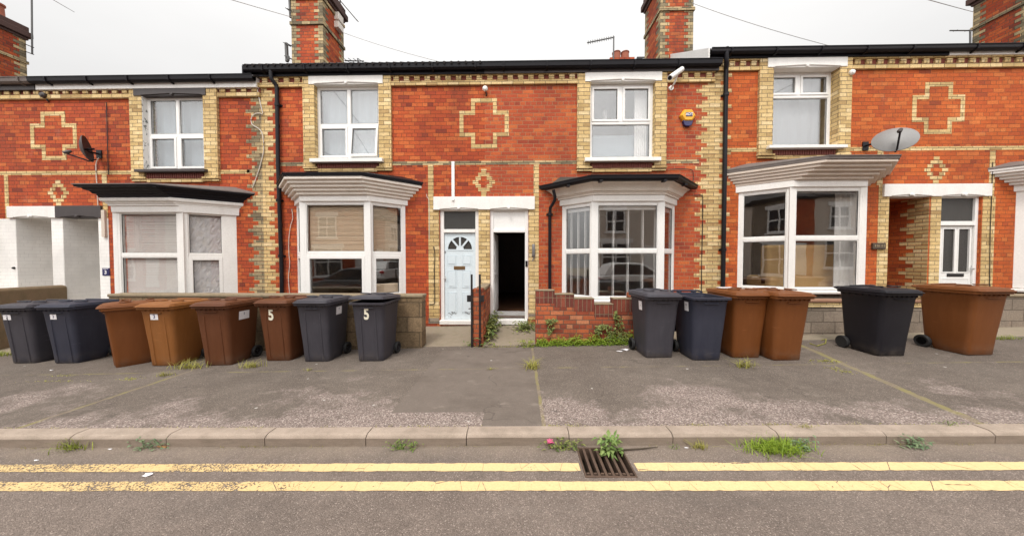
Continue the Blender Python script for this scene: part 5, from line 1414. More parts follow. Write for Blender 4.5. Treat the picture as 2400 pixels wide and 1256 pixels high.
# sheets of paper left on two brown lids
for k, o in ((10, placed[10]), (11, placed[11])):
    q = MB(); a = .12
    mt = Matrix.Translation(o.location) @ Matrix.Rotation(.25 if k == 10 else -.15, 4, 'Z')
    vs = [(x, y, 1.044+.004*math.sin(x*30+y*17)-abs(x)*.05) for y in (.08, .13, .18, .24) for x in (-.15, -.08, 0, .08, .13)]
    vs = [tuple(mt @ Vector(v)) for v in vs]; n = len(vs)
    vs2 = [(x, y, z+.002) for x, y, z in vs]
    fs = [(j*5+i, j*5+i+1, (j+1)*5+i+1, (j+1)*5+i) for j in range(3) for i in range(4)]
    q.add(vs+vs2, fs+[tuple(i+n for i in reversed(f)) for f in fs])
    tag(q.build('paper_sheet', m_label), 'white paper sheet lying on the ' + ('reddish brown bin lid' if k == 10 else 'orange brown bin lid of the pair'), 'paper', 'papers on the brown bin lids')

# ------------------------------------------------------------------ fixtures on the walls
def dish(name, label, cpx, cpy, Yc, wd, hd, aim, tilt, mat, arm):
    x, z = W(cpx, cpy, Yc)
    h = thing(name, label, 'satellite dish', (x, Yc, z))
    rot = Matrix.Rotation(R(aim), 4, 'Z') @ Matrix.Rotation(R(tilt), 4, 'X')
    T = Matrix.Translation((x, Yc, z)) @ rot
    m = MB(); rings = []
    for k in range(0, 7):
        f = k/6; rings.append([(wd/2*f*math.cos(2*math.pi*j/32)+1e-4*math.cos(j), -.16*wd*(f*f-1)*-1*1.0, hd/2*f*math.sin(2*math.pi*j/32)) for j in range(32)])
    rings2 = [[(a, b+.012, c) for a, b, c in r] for r in reversed(rings)]
    m.loft(rings+rings2); m.v = [tuple(T @ Vector(p)) for p in m.v]
    m.build('reflector', mat, h, smooth=True)
    m = MB(); e = Vector((.0, -.55*wd, -.2*hd)); s_ = Vector((0, -.02, -hd/2+.01))
    m.tube([tuple(T @ Vector(p)) for p in ((0, .08, -hd/2+.05), tuple(s_), tuple(e))], .014, 8); m.build('feed_arm', m_blackpl, h)
    m = MB(); m.tube([tuple(T @ (e+Vector((0, -.02, .0)))), tuple(T @ (e+Vector((0, .05, .03)))), tuple(T @ (e+Vector((0, .09, .05))))], [.03, .035, .02], 10); m.build('receiver', m_darkp, h, smooth=True)
    m = MB(); b0 = T @ Vector((0, .17*wd*.0+.02, 0)); m.tube([tuple(T @ Vector((0, .01, 0))), tuple(T @ Vector((0, .09, 0))), arm, (arm[0], D-.01, arm[2])], .02, 8)
    m.box(arm[0]-.06, arm[0]+.06, D-.02, D-.0, arm[2]-.09, arm[2]+.09); m.build('bracket', m_blackpl, h)
    return h
ax, az = W(234, 362, D)
dish('satellite_dish', 'small black satellite dish seen edge-on beside the black topped bay', 204, 349, D-.30, .54, .54, -48, 9, m_darkp, (ax, D-.28, az))
ax, az = W(2027, 343, D)
m_dish = paint('grey_dish_coating', (.225,.22,.215), .5, .15)
dish('satellite_dish', 'large pale grey oval satellite dish above the grey bay cornice', 2097, 327, D-.55, .60, .60, -40, -30, m_dish, (ax, D-.25, az))
# alarm box
x, z = W(1614, 271, D-.08); h = thing('alarm_box', 'yellow hexagonal burglar alarm box with a dark blue base', 'alarm box', (x, D, z))
m_yb = paint('yellow_plastic', (.80,.40,.02), .35, .05); m_bb = paint('blue_plastic', (.02,.02,.10), .3, .05)
rr_ = .168; hexp = [(x+rr_*math.cos(R(60*k)), z+.01+rr_*.88*math.sin(R(60*k))) for k in range(6)]; ix = [(x+(a-x)*.80, z+(b-z)*.80) for a, b in hexp]
m = MB(); m.loft([[(a, D-.001, b) for a, b in hexp], [(a, D-.05, b) for a, b in hexp], [(a, D-.09, b) for a, b in ix]]); m.build('cover', m_yb, h, bevel=.006)
m = MB(); m.prism([(x-.105, z-.09), (x+.105, z-.09), (x+.08, z-.19), (x+.04, z-.215), (x-.04, z-.215), (x-.08, z-.19)], D-.07, D-.001, 'y'); m.build('strobe_base', m_bb, h, bevel=.01)
m = MB(); m.box(x-.062, x+.075, D-.098, D-.088, z-.022, z+.058); plate = m.build('sign_plate', m_bb, h); 
text('lettering', 'ADT', .075, m_label, Matrix.Translation((.006, -.0995, .018)) @ FRONT, h, .001, .002)
# security camera
x, z = W(1578, 180, D-.35); h = thing('security_camera', 'white bullet security camera on a bracket under the black gutter', 'camera', (x, D, z))
a, bq = Vector((*W(1570, 183, D-.40)[:1], D-.40, W(1570, 183, D-.40)[1])), Vector((W(1598, 163, D-.16)[0], D-.16, W(1598, 163, D-.16)[1]))
m = MB(); m.tube([tuple(a), tuple(a.lerp(bq, .5)), tuple(bq)], .052, 12); m.build('housing', m_upvc, h, smooth=True)
m = MB(); dr = (bq-a).normalized(); m.tube([tuple(a-dr*.004), tuple(a+dr*.01)], .040, 12); m.build('lens', m_blackpl, h)
m = MB(); c1 = a.lerp(bq, .62); wp = W(1572, 208, D); m.tube([tuple(c1+Vector((0, 0, -.05))), (c1.x-.02, D-.16, c1.z-.18), (wp[0], D-.04, wp[1]), (wp[0], D, wp[1]-.02)], .018, 8); m.lathe([(.0,-.03),(.05,-.03),(.055,0)], (wp[0], D, wp[1]), 'y', 12); m.build('bracket', m_upvc, h)
# round lamps under the eaves
def roundlamp(label, px, py, mt, r=.055):
    x, z = W(px, py, D-.06); h = thing('wall_lamp', label, 'lamp', (x, D, z), 'small lamps under the eaves')
    m = MB(); m.lathe([(0,-.10),(r*.6,-.095),(r,-.07),(r,-.04),(r*.8,-.02)], (x, D-.02, z), 'y', 16); m.build('lamp_head', mt, h, smooth=True)
    m = MB(); m.tube([(x, D-.05, z), (x+.03, D-.03, z-.10), (x+.02, D, z-.12)], .012, 8); m.build('bracket', m_iron, h)
roundlamp('small round white lamp under the dentils above the middle brick cross', 1137, 209, m_upvc)
roundlamp('small round white lamp beside the upper window with the deep cream jambs', 1995, 171, m_upvc)
roundlamp('dark floodlight under the white fascia at the far left', 103, 224, m_darkp, .06)
# slim wall light, number 7, plaques, meter cover
x, z = W(1250.5, 586, D-.05); h = thing('wall_light', 'slim grey steel up and down wall light right of the open doorway', 'wall light', (x, D, z))
m = MB(); m.lathe([(0,-.125),(.03,-.125),(.033,-.11),(.033,.11),(.03,.125),(0,.125)], (x, D-.065, z), 'z', 16); m.build('tube', m_steel, h, smooth=True)
m = MB(); m.box(x-.025, x+.025, D-.04, D, z-.05, z+.05); m.build('bracket', m_steel, h)
x, z = W(1250, 606, D-.01); h = thing('house_number', 'grey metal house number 7 on cream brick below the slim wall light', 'house number', (x, D, z))
text('figure', '7', .16, m_steel, Matrix.Translation((0, -.012, 0)) @ FRONT, h, .004, .002)
x, z = W(249, 637, D-.01); h = thing('number_plaque', 'small navy house number plaque reading 3 on the white painted brick', 'plaque', (x, D, z))
m = MB(); m.box(x-.082, x+.082, D-.02, D-.004, z-.085, z+.085); pq = m.build('plate', m_bb, h, bevel=.004)
text('figure', '3', .115, m_label, Matrix.Translation((0, -.022, -.012)) @ FRONT, h, .001, .004); m = MB(); m.box(x-.06, x+.06, D-.0225, D-.019, z+.06, z+.068); m.build('line', m_label, h)
x, z = W(2058.5, 576.5, D-.02); h = thing('name_plaque', 'dark brown name plaque on the cream brick left of the porch recess', 'plaque', (x, D, z))
m_wood = paint('dark_wood', (.075,.05,.035), .7, .3, (.16,.12,.08)); m = MB(); m.box(x-.135, x+.135, D-.045, D-.004, z-.068, z+.068); m.build('board', m_wood, h, bevel=.008)
m = MB()
for k, w in enumerate((.03, .045, .02, .04, .035)): m.box(x-.10+k*.045, x-.10+k*.045+w*.7, D-.049, D-.044, z-.025, z+.03)
m.build('carved_letters', m_cop, h)
x0, x1 = wx(244, 525), wx(250, 525); z0, z1 = wz(556, 247), wz(493, 247); h = thing('cable_box', 'narrow grey cable cover on the white painted brick left of the black topped bay', 'cable cover', ((x0+x1)/2, D, z0))
m = MB(); m.box(x0, x1+.02, D-.05, D-.003, z0, z1); m.build('cover', m_cornice_e, h, bevel=.005)
x0, x1 = wx(1059, 420), wx(1066, 420); h = thing('cable_trunking', 'white upright cable trunking above the pale blue door', 'trunking', ((x0+x1)/2, D, 0))
m = MB(); m.box(x0, x1, D-.04, D+.0, wz(469, 1062), wz(380, 1062)); m.box(x0+.015, x1-.005, D-.07, D, wz(472, 1062), wz(467, 1062)); m.build('channel', m_upvc, h, bevel=.004)
# cables
def cable(label, pts, r, mat, off_=.02, name='wall_cable', grp='cables fixed to the house fronts'):
    P = [(*W(px, py, D-off_), ) for px, py in pts]; P = [Vector((x, D-off_, z)) for x, z in P]
    Q = []
    for i in range(len(P)-1):     # Catmull-Rom
        p0, p1, p2, p3 = P[max(i-1, 0)], P[i], P[i+1], P[min(i+2, len(P)-1)]
        for s in range(5):
            t = s/5; Q.append(.5*((2*p1)+(p2-p0)*t+(2*p0-5*p1+4*p2-p3)*t*t+(3*p1-p0-3*p2+p3)*t**3))
    Q.append(P[-1]); m = MB(); m.tube([tuple(q) for q in Q], r, 6); return tag(m.build(name, mat, smooth=True), label, 'cable', grp)
cable('looping pale cable hanging down the sooty cream quoin between the first two upper windows', [(592, 178), (600, 185), (604, 215), (612, 250), (616, 268), (609, 266), (597, 268), (589, 278), (591, 292), (606, 302), (615, 315), (618, 350), (612, 380), (603, 410), (592, 440)], .009, m_cablew)
cable('thin pale cable wandering down the brick beside the white stepped bay cornice', [(684, 490), (686, 512), (681, 530), (677, 560), (677, 590), (679, 620), (676, 650), (679, 690)], .007, m_cablew)
cable('dark cable running down the cream brick left of the pale blue door', [(1017, 578), (1019, 600), (1018, 640), (1019, 700), (1017, 712), (1006, 713)], .008, m_iron)
cable('short pale cable clipped beside the right side of the white stepped bay', [(1000, 455), (1001, 462), (1005, 470), (1006, 500), (1006, 560)], .006, m_cablew)
cable('pale cable dropping from the edge-on satellite dish over the black topped bay', [(232, 370), (226, 380), (225, 400), (227, 430), (229, 470), (231, 505)], .009, m_cablew)
cable('grey cable beside the cream quoin above the open topped navy bin', [(1626, 458), (1645, 458), (1647, 470), (1647, 520), (1645, 600), (1644, 690)], .008, m_iron)
cable('dark cable along the top of the brick above the black guttered bay', [(1556, 398), (1590, 396), (1620, 398), (1625, 410), (1624, 430)], .006, m_iron)
cable('thin dark cable running straight up the cream brick right of the white panelled door', [(2319, 690), (2320, 620), (2321, 540), (2324, 470), (2327, 380)], .006, m_iron)
cable('thin dark cable on the brick between the edge-on dish and the black linteled window', [(249, 240), (251, 300), (252, 340), (254, 410)], .007, m_iron)
for p in (1638, 1657):
    pass

# ------------------------------------------------------------------ roofscape: aerials and wires
m_aer = paint('weathered_aerial', (.11,.11,.11), .6, .2)
def aerial(label, mast, boom, n_el, el=.16, rm=.014, Y=8.2, vertical=False):
    P = [(*W(px, py, Y),) for px, py in mast]; m0, m1 = [Vector((x, Y, z)) for x, z in P]
    h = thing('tv_aerial', label, 'aerial', tuple(m0), 'aerials on the roofs')
    m = MB(); m.tube([tuple(m0), tuple(m1)], rm*1.4, 8); m.build('mast', m_aer, h)
    if boom:
        b0, b1 = [Vector((W(px, py, Y)[0], Y, W(px, py, Y)[1])) for px, py in boom]
        m = MB(); m.tube([tuple(b0), tuple(b1)], .016, 6); m.build('boom', m_aer, h)
        m = MB()
        for k in range(n_el):
            c = b0.lerp(b1, (k+.5)/n_el); e = Vector((0, 0, el*.5)) if vertical else Vector((0, el*1.1, el*.30)); m.tube([tuple(c-e), tuple(c+e)], .009, 5)
        m.build('elements', m_aer, h)
    return h
aerial('tv aerial above the black gutter, pointing left towards the middle of the roof', [(1438, 142), (1438.5, 86)], [(1376, 101), (1440, 88)], 12, .10, Y=8.6, vertical=True)
aerial('tv aerial hanging off the right side of the chimney at the second house', [(795, 46), (799, -30)], [(797, 2), (838, 50)], 13, .09, Y=8.9)
aerial('tall thin aerial mast beside the leftmost chimney', [(75.5, 128), (74, -40)], None, 0, Y=9.0)
aerial('small aerial low on the roof left of the rightmost chimney', [(2274, 104), (2274, 72)], [(2226, 72.5), (2280, 72.5)], 2, .04, Y=8.8)
aerial('small aerial lying low behind the wavy roof edge right of the second chimney', [(843, 155), (838, 138)], [(808, 143), (853, 144)], 4, .18, Y=9.2)
aerial('dark aerial bracket on the left side of the second chimney', [(673, 145), (671, 102)], [(668, 104), (687, 109)], 2, .12, rm=.03, Y=8.1)
aerial('dark upper aerial bracket near the top of the second chimney', [(681, 42), (677, -30)], [(677, 26), (690, 30)], 3, .14, rm=.022, Y=8.05)
aerial('dark lower arm of the bracket on the left side of the second chimney', [(676, 142), (676, 132)], [(669, 133), (688, 141)], 2, .10, rm=.02, Y=8.1)
for pa, pb_ in (((61, 104), (86, 116)), ((61, 121), (86, 131))): pass
xm, zm = W(61, 110, 8.95); m = MB()
for ya, yb_ in ((104, 115), (121, 131)):
    a, b_ = W(61, ya, 8.95), W(85, yb_, 8.95); m.tube([(a[0]-.03, 8.95, a[1]), (b_[0], 8.9, b_[1])], .013, 6)
tag(m.build('mast_bracket', m_iron), 'dark double mast bracket on the side of the leftmost chimney', 'bracket')
h = thing('junction_box', 'pair of weathered cream junction boxes high on the second chimney side', 'junction box', (W(793, 60, 8.9)[0], 8.9, W(793, 60, 8.9)[1]))
for (p0, p1, y0_, y1_) in ((790, 800, 36, 53), (790, 802, 57, 72)):
    za, zb_ = W(p0, y1_, 8.62)[1], W(p0, y0_, 8.62)[1]; xa = wx(757.5, 120, 8.0); m = MB(); m.box(xa-.01, xa+.13, 8.50, 8.74, za, zb_); m.build('box', m_cornice, h, bevel=.01)
for lab, (x0, y0_, Y0), (x1, y1_, Y1), sag in (
  ('overhead telephone wire running from the sky to the left face of the second chimney', (430, -40, 4), (684, 41, 8.0), .05),
  ('overhead telephone wire dropping rightwards from the second chimney', (806, 78, 8.9), (1075, 156, 7.5), .05),
  ('overhead telephone wire dropping rightwards from the third chimney', (1622, 8, 8.0), (1960, 112, 6.9), .05),
  ('overhead telephone wire reaching the rightmost chimney', (2060, -40, 4), (2282, 29, 8.9), .05),
  ('short overhead wire end in the sky at the left', (60, -40, 4), (174, 29, 7.0), .02)):
    a, b_ = W(x0, y0_, Y0), W(x1, y1_, Y1); A_, B_ = Vector((a[0], Y0, a[1])), Vector((b_[0], Y1, b_[1]))
    if y0_ < 0: A_ = A_+(A_-B_)*2.5
    m = MB(); m.tube([tuple(A_.lerp(B_, t/12)-Vector((0, 0, sag*4*(t/12)*(1-t/12)))) for t in range(13)], .0065, 5)
    tag(m.build('telephone_wire', m_wire, smooth=True), lab, 'wire', 'overhead telephone wires')
# rear chimney with two red pots showing over the ridge
xc = W(1455, 135, 14)[0]; zt = W(1455, 139, 14)[1]
h = thing('rear_chimney', 'pair of short red chimney pots just showing above the black gutter', 'chimney', (xc, 14, 5))
m = MB(); m.box(xc-.55, xc+.55, 13.8, 14.6, 4.0, zt-.05); m.build('stack', m_chim, h)
for p in (1444.5, 1464.5):
    x, z = W(p, 126, 14); m = MB(); m.lathe([(.19, -.4), (.17, -.04), (.19, -.03), (.19, .0), (.14, .0), (.13, -.3)], (x, 14, z+.03), 'z', 18); m.build('chimney_pot', m_pot, h, smooth=True)

# ------------------------------------------------------------------ weeds
def leafmat(name, c0, c1):
    m, nt, b = newmat(name); P = pos(nt); oi = nt.nodes.new('ShaderNodeNewGeometry')
    c = mix(nt, oi.outputs['Random Per Island'], c0, c1); nt.links.new(c, b.inputs['Base Color']); b.inputs['Roughness'].default_value = .6
    tr = nt.nodes.new('ShaderNodeBsdfTranslucent'); nt.links.new(c, tr.inputs[0]); mx = nt.nodes.new('ShaderNodeMixShader'); mx.inputs[0].default_value = .3
    out = nt.nodes['Material Output']; nt.links.new(b.outputs[0], mx.inputs[1]); nt.links.new(tr.outputs[0], mx.inputs[2]); nt.links.new(mx.outputs[0], out.inputs[0])
    return m
m_grass = leafmat('grass_blades', (.13,.17,.02), (.34,.38,.06)); m_grassy = leafmat('dry_grass', (.25,.24,.04), (.45,.42,.11)); m_leaf = leafmat('weed_leaves', (.09,.16,.035), (.26,.33,.07)); m_ivy = leafmat('ivy_leaves', (.08,.13,.03), (.32,.34,.09)); m_pale = leafmat('pale_weed_leaves', (.12,.20,.10), (.25,.33,.17))
m_bright = leafmat('bright_weed_leaves', (.13,.22,.05), (.30,.40,.12))
m_lush = leafmat('lush_grass', (.16,.26,.02), (.36,.48,.05))
m_pink = paint('pink_petals', (.60,.10,.22), .6, 0)
def blade(m, p, az, ln, lean, w):
    d = Vector((math.cos(az), math.sin(az), 0)); s = Vector((-d.y, d.x, 0))*w; pts = []
    for k in range(4):
        t = k/3; pts.append(Vector(p)+d*ln*lean*t*t+Vector((0, 0, ln*(t-.35*lean*t*t))))
    vs = []
    for k, q in enumerate(pts): ww = s*(1-(k/3)**1.5*.92); vs += [q-ww, q+ww]
    m.add([tuple(v) for v in vs], [(0,1,3,2),(2,3,5,4),(4,5,7,6)])
def leaf(m, p, az, ln, w, up=.3, droop=.2):
    d = Vector((math.cos(az), math.sin(az), 0)); s = Vector((-d.y, d.x, 0)); p = Vector(p)
    a = p; b_ = p+d*ln*.45+Vector((0, 0, ln*up*.6)); c = p+d*ln+Vector((0, 0, ln*(up-droop)))
    m.add([tuple(a), tuple(b_+s*w*.5-Vector((0, 0, w*.1))), tuple(c), tuple(b_-s*w*.5-Vector((0, 0, w*.1))), tuple(b_+Vector((0, 0, w*.12)))], [(0,1,4),(1,2,4),(2,3,4),(3,0,4)])
def weed(label, px, py, kind, size, n, zf=pz, rx=.06, ry=.03, mat=None, grp='weeds growing in the cracks', name='weed'):
    x, y, z = ground_hit(px, py, zf); m = MB()
    for k in range(n):
        qx, qy = x+random.gauss(0, rx*.5), y+random.gauss(0, ry*.5); qz = zf(qx, qy)-.004
        if kind == 'grass': blade(m, (qx, qy, qz), random.uniform(0, 6.28), size*random.uniform(.5, 1.15), random.uniform(.25, 1.5), size*.020+.0010)
        elif kind == 'leafy':
            hh = random.uniform(0, 1)**1.3*size; az = random.uniform(0, 6.28); leaf(m, (qx+.3*rx*math.cos(az)*0, qy, qz+hh*.75), az, size*random.uniform(.22, .45), size*random.uniform(.09, .18), random.uniform(.0, .6), random.uniform(.1, .6))
        elif kind == 'moss':
            leaf(m, (qx, qy, qz+.002), random.uniform(0, 6.28), size*random.uniform(.3, .7), size*random.uniform(.15, .3), random.uniform(.1, .8), .2)
    if kind == 'leafy':
        for k in range(max(2, n//14)):
            a_ = random.uniform(0, 6.28); m.tube([(x+random.gauss(0, rx*.3), y, z-.01), (x+rx*.4*math.cos(a_), y+ry*.5*math.sin(a_), z+size*random.uniform(.5, .8))], .0025, 4)
    mt = mat or {'grass': m_grass, 'leafy': m_leaf, 'moss': m_grassy}[kind]
    return tag(m.build(name, mt), label, 'weed', grp)
rzf = lambda x, y: kz(x)-.10
weed('grass tuft at the kerb foot furthest left', 172, 1052, 'grass', .12, 90, rzf, .16, .05)
weed('pale leafy weed at the kerb foot beside a brown leaf', 347, 1050, 'leafy', .12, 70, rzf, .16, .05, m_pale)
weed('leafy weed at the kerb foot below the grey bin with the 5', 943, 1053, 'leafy', .10, 80, rzf, .14, .04)
pk = weed('low leafy weed with a pink flower left of the drain grate', 1322, 1052, 'leafy', .12, 90, rzf, .2, .04, m_ivy)
x, y, z = ground_hit(1290, 1050, rzf); m = MB()
for k in range(12): leaf(m, (x, y, z+.05), k*.9, .035, .03, random.uniform(.1, .9), .2)
m.tube([(x, y, z), (x, y, z+.05)], .003, 5); m.v = [tuple(v) for v in m.v]; tag(m.build('flower', m_pink), 'small pink flower head lying against the kerb', 'flower')
weed('tall upright weed growing out of the drain grate', 1432, 1064, 'leafy', .22, 70, rzf, .08, .05, m_bright)
weed('tiny weed in the kerb foot right of the drain grate', 1580, 1050, 'leafy', .05, 26, rzf, .05, .03)
weed('small dry weed at the kerb foot between drain grate and big tuft', 1640, 1050, 'grass', .09, 50, rzf, .08, .03, m_grassy)
weed('big bright grass tuft at the kerb foot', 1818, 1054, 'grass', .125, 520, rzf, .22, .09, m_lush)
weed('leafy weed touching the big bright grass tuft', 1880, 1052, 'leafy', .12, 70, rzf, .12, .05, m_pale)
weed('blue green leafy weed at the kerb foot furthest right', 2148, 1048, 'leafy', .13, 60, rzf, .14, .05, m_pale)
weed('yellow green weed at the foot of the faded tan bin', 446, 862, 'grass', .16, 110, pz, .22, .08, m_grassy)
weed('small weed tuft on the pavement below the tan bin', 385, 880, 'grass', .09, 60, pz, .14, .05, m_grassy)
weed('weed tuft in the seam between two dark brown bins', 590, 860, 'grass', .13, 90, pz, .18, .07, m_grassy)
weed('faint flat weed before the navy bin', 150, 880, 'moss', .04, 60, pz, .25, .04)
weed('flat weed patch in the pavement left of the tan bin', 305, 888, 'moss', .05, 70, pz, .14, .05)
weed('flat strip of weed at the pavement edge of the dark navy bin', 130, 893, 'moss', .04, 70, pz, .35, .03)
weed('tiny weed on bare tarmac below the grey 5 bin', 1150, 866, 'grass', .06, 26, pz, .05, .02, m_grassy)
weed('tiny weed on the tarmac below the labelled grey bin', 722, 868, 'grass', .06, 30, pz, .06, .03, m_grassy)
weed('dry weed clump in the seam before the open doorway', 1248, 862, 'grass', .17, 90, pz, .09, .12, m_grassy)
weed('leggy weed in front of the pair of brown bins', 1745, 860, 'grass', .17, 60, pz, .16, .06, m_grassy)
weed('weeds at the kerb top edge furthest right', 2228, 996, 'leafy', .06, 40, pz, .12, .03)
weed('small weeds on the kerb top behind the big tuft', 1890, 1001, 'grass', .05, 40, pz, .10, .02, m_grassy)
weed('moss tuft on the kerb top edge left of centre', 585, 1006, 'moss', .04, 60, pz, .2, .02)
weed('mossy weed on the pavement seam by the black bin', 1935, 846, 'moss', .06, 70, pz, .2, .06)
weed('moss strip in the seam right of the pair of brown bins', 1970, 868, 'moss', .05, 80, pz, .12, .12)
weed('leafy weed at the right end of the brown stone wall', 958, 806, 'leafy', .28, 170, pz, .26, .10)
weed('grass beside the bin at the left edge', 8, 832, 'grass', .12, 150, pz, .30, .12)
weed('leafy weed at the foot of the iron gate posts', 1112, 810, 'leafy', .13, 110, pz, .18, .06)
fzz = lambda x, y: fz(x, y)
weed('thick creeping weed along the foot of the brick divider wall', 1146, 776, 'leafy', .38, 330, fzz, .16, .75, m_ivy)
weed('leafy weed under the cream brick right of the open doorway', 1232, 772, 'leafy', .24, 210, fzz, .26, .22, m_ivy)
weed('weeds at the left end of the stepped red brick wall', 1238, 812, 'leafy', .16, 130, pz, .26, .08, m_grass)
weed('weed strip at the edge of the front step path', 1165, 813, 'moss', .06, 90, pz, .5, .03)
weed('weeds on the ground below the grey rendered wall at the right edge', 2362, 795, 'grass', .1, 120, pz, .3, .05)
# weeds massed along the foot of the stepped brick wall, and ivy on its face
m = MB()
for k in range(2600):
    t = random.random(); px = 1258+225*t; x = wx(px, 812, 5.42); y = 5.43-abs(random.gauss(0, .05)); hgt = .06+.14*abs(math.sin(t*17+1))*random.random()+.06*t
    z = pz(x, y); leaf(m, (x, y, z+random.random()**1.6*hgt), random.uniform(0, 6.28), random.uniform(.02, .05), random.uniform(.012, .028), random.uniform(0, .9), .3)
tag(m.build('weeds', m_lush), kind='stuff')
def ivy(label, blobs, n):
    m = MB()
    for k in range(n):
        cx_, cy_, rx_, ry_ = random.choice(blobs); a = random.uniform(0, 6.28); r_ = math.sqrt(random.random())
        px, py = cx_+rx_*r_*math.cos(a), cy_+ry_*r_*math.sin(a); Y = 5.43-random.random()*.05
        x, z = W(px, py, Y); s = random.uniform(.02, .045); az = random.uniform(-2.6, -.5)
        leaf(m, (x, Y, z), az, s, s*.75, random.uniform(-.6, .6), .5)
    for cx_, cy_, rx_, ry_ in blobs:
        x, z = W(cx_, cy_+ry_, 5.43); x2, z2 = W(cx_, cy_-ry_, 5.43); m.tube([(x, 5.43, z), (x2, 5.43, z2)], .004, 5)
    tag(m.build('ivy', m_ivy), label, 'ivy', 'ivy on the stepped brick wall')
ivy('small ivy clump on the left half of the stepped brick wall', [(1286, 752, 8, 5), (1298, 750, 9, 5), (1292, 765, 8, 10), (1287, 778, 4, 6)], 170)
ivy('spreading ivy climbing the right half of the stepped brick wall', [(1402, 775, 8, 12), (1415, 765, 18, 6), (1432, 778, 12, 14), (1450, 765, 10, 26), (1443, 738, 4, 10), (1462, 788, 14, 14), (1440, 795, 24, 10)], 620)
# scraps of moss and dry stems along the joints
m = MB()
cl_ = [(random.uniform(-9, 9), random.uniform(.02, .22)) for _ in range(46)]
for cx_, sp_ in cl_:
    for k in range(random.randint(6, 30)):
        x = random.gauss(cx_, sp_); y = KB+random.gauss(0, .008); z = pz(x, max(y, KB))-.002
        if random.random() < .6: leaf(m, (x, y, z), random.uniform(0, 6.28), random.uniform(.008, .022), .008, random.uniform(.1, .9), .2)
        else: blade(m, (x, y, z), random.uniform(0, 6.28), random.uniform(.015, .045), random.uniform(.2, 1.4), .0014)
for k in range(70):
    cx_ = random.uniform(-9, 9)
    for j in range(random.randint(3, 9)):
        x = random.gauss(cx_, .05); y = KF-.012-abs(random.gauss(0, .012)); blade(m, (x, y, kz(x)-.10), random.uniform(3.4, 6.0), random.uniform(.012, .05), random.uniform(.3, 1.5), .0014)
tag(m.build('moss', m_grassy), kind='stuff')
# litter
def scrap(label, px, py, s, zf, mat=m_label, cat='litter'):
    x, y, z = ground_hit(px, py, zf); m = MB(); n = 7; a0 = random.uniform(0, 3)
    ring = [(x+s*random.uniform(.5, 1)*math.cos(a0+6.28*k/n)*1.3, y+s*.5*random.uniform(.5, 1)*math.sin(a0+6.28*k/n), z+.004+random.uniform(0, s*.25)) for k in range(n)]
    c = (x, y, z+s*.3); vs = ring+[c]+[(p[0], p[1], p[2]-.0015) for p in ring]
    m.add(vs, [(k, (k+1) % n, n) for k in range(n)]+[tuple(range(n+1+n-1, n, -1))])
    return tag(m.build('litter', mat), label, cat, 'scraps of litter')
scrap('white paper scrap lying on the upper yellow line', 346, 1114, .045, rzf)
scrap('crumpled white wrapper beside the weeds of the stepped brick wall', 1465, 821, .08, pz)
scrap('crumpled white wrapper scrap nearest the grey bin by the brick wall', 1452, 824, .05, pz)
scrap('white scrap on the road near the left grass tuft', 85, 1079, .02, rzf)
scrap('pale scrap at the kerb foot between the two left weeds', 258, 1053, .022, rzf)
scrap('white scrap on the pavement before the dark navy bin', 121, 868, .035, pz)
m_dleaf = paint('dead_leaf', (.30,.16,.06), .8, .1)
scrap('curled brown dead leaf at the kerb foot', 380, 1048, .05, rzf, m_dleaf, 'leaf')
scrap('white pebble-like scrap at the kerb foot below the drain', 1608, 1050, .02, rzf)
x, y, z = ground_hit(1475, 1056, rzf); m = MB(); m.tube([(x-.05, y-.005, z+.012), (x+.12, y+.01, z+.016), (x+.26, y+.03, z+.02)], [.007, .006, .003], 6); tag(m.build('twig', m_soil), 'thin dark twig lying at the kerb foot right of the drain grate', 'twig')
m = MB(); P = [ground_hit(px, py) for px, py in ((1898, 806), (1915, 812), (1935, 806), (1936, 800), (1925, 798))]; m.tube([(x, y, z+.012+.03*(i == 3)) for i, (x, y, z) in enumerate(P)], .008, 6); tag(m.build('packing_strap', m_grassy), 'yellow plastic packing strap on the tarmac by the grey stone wall', 'strap')
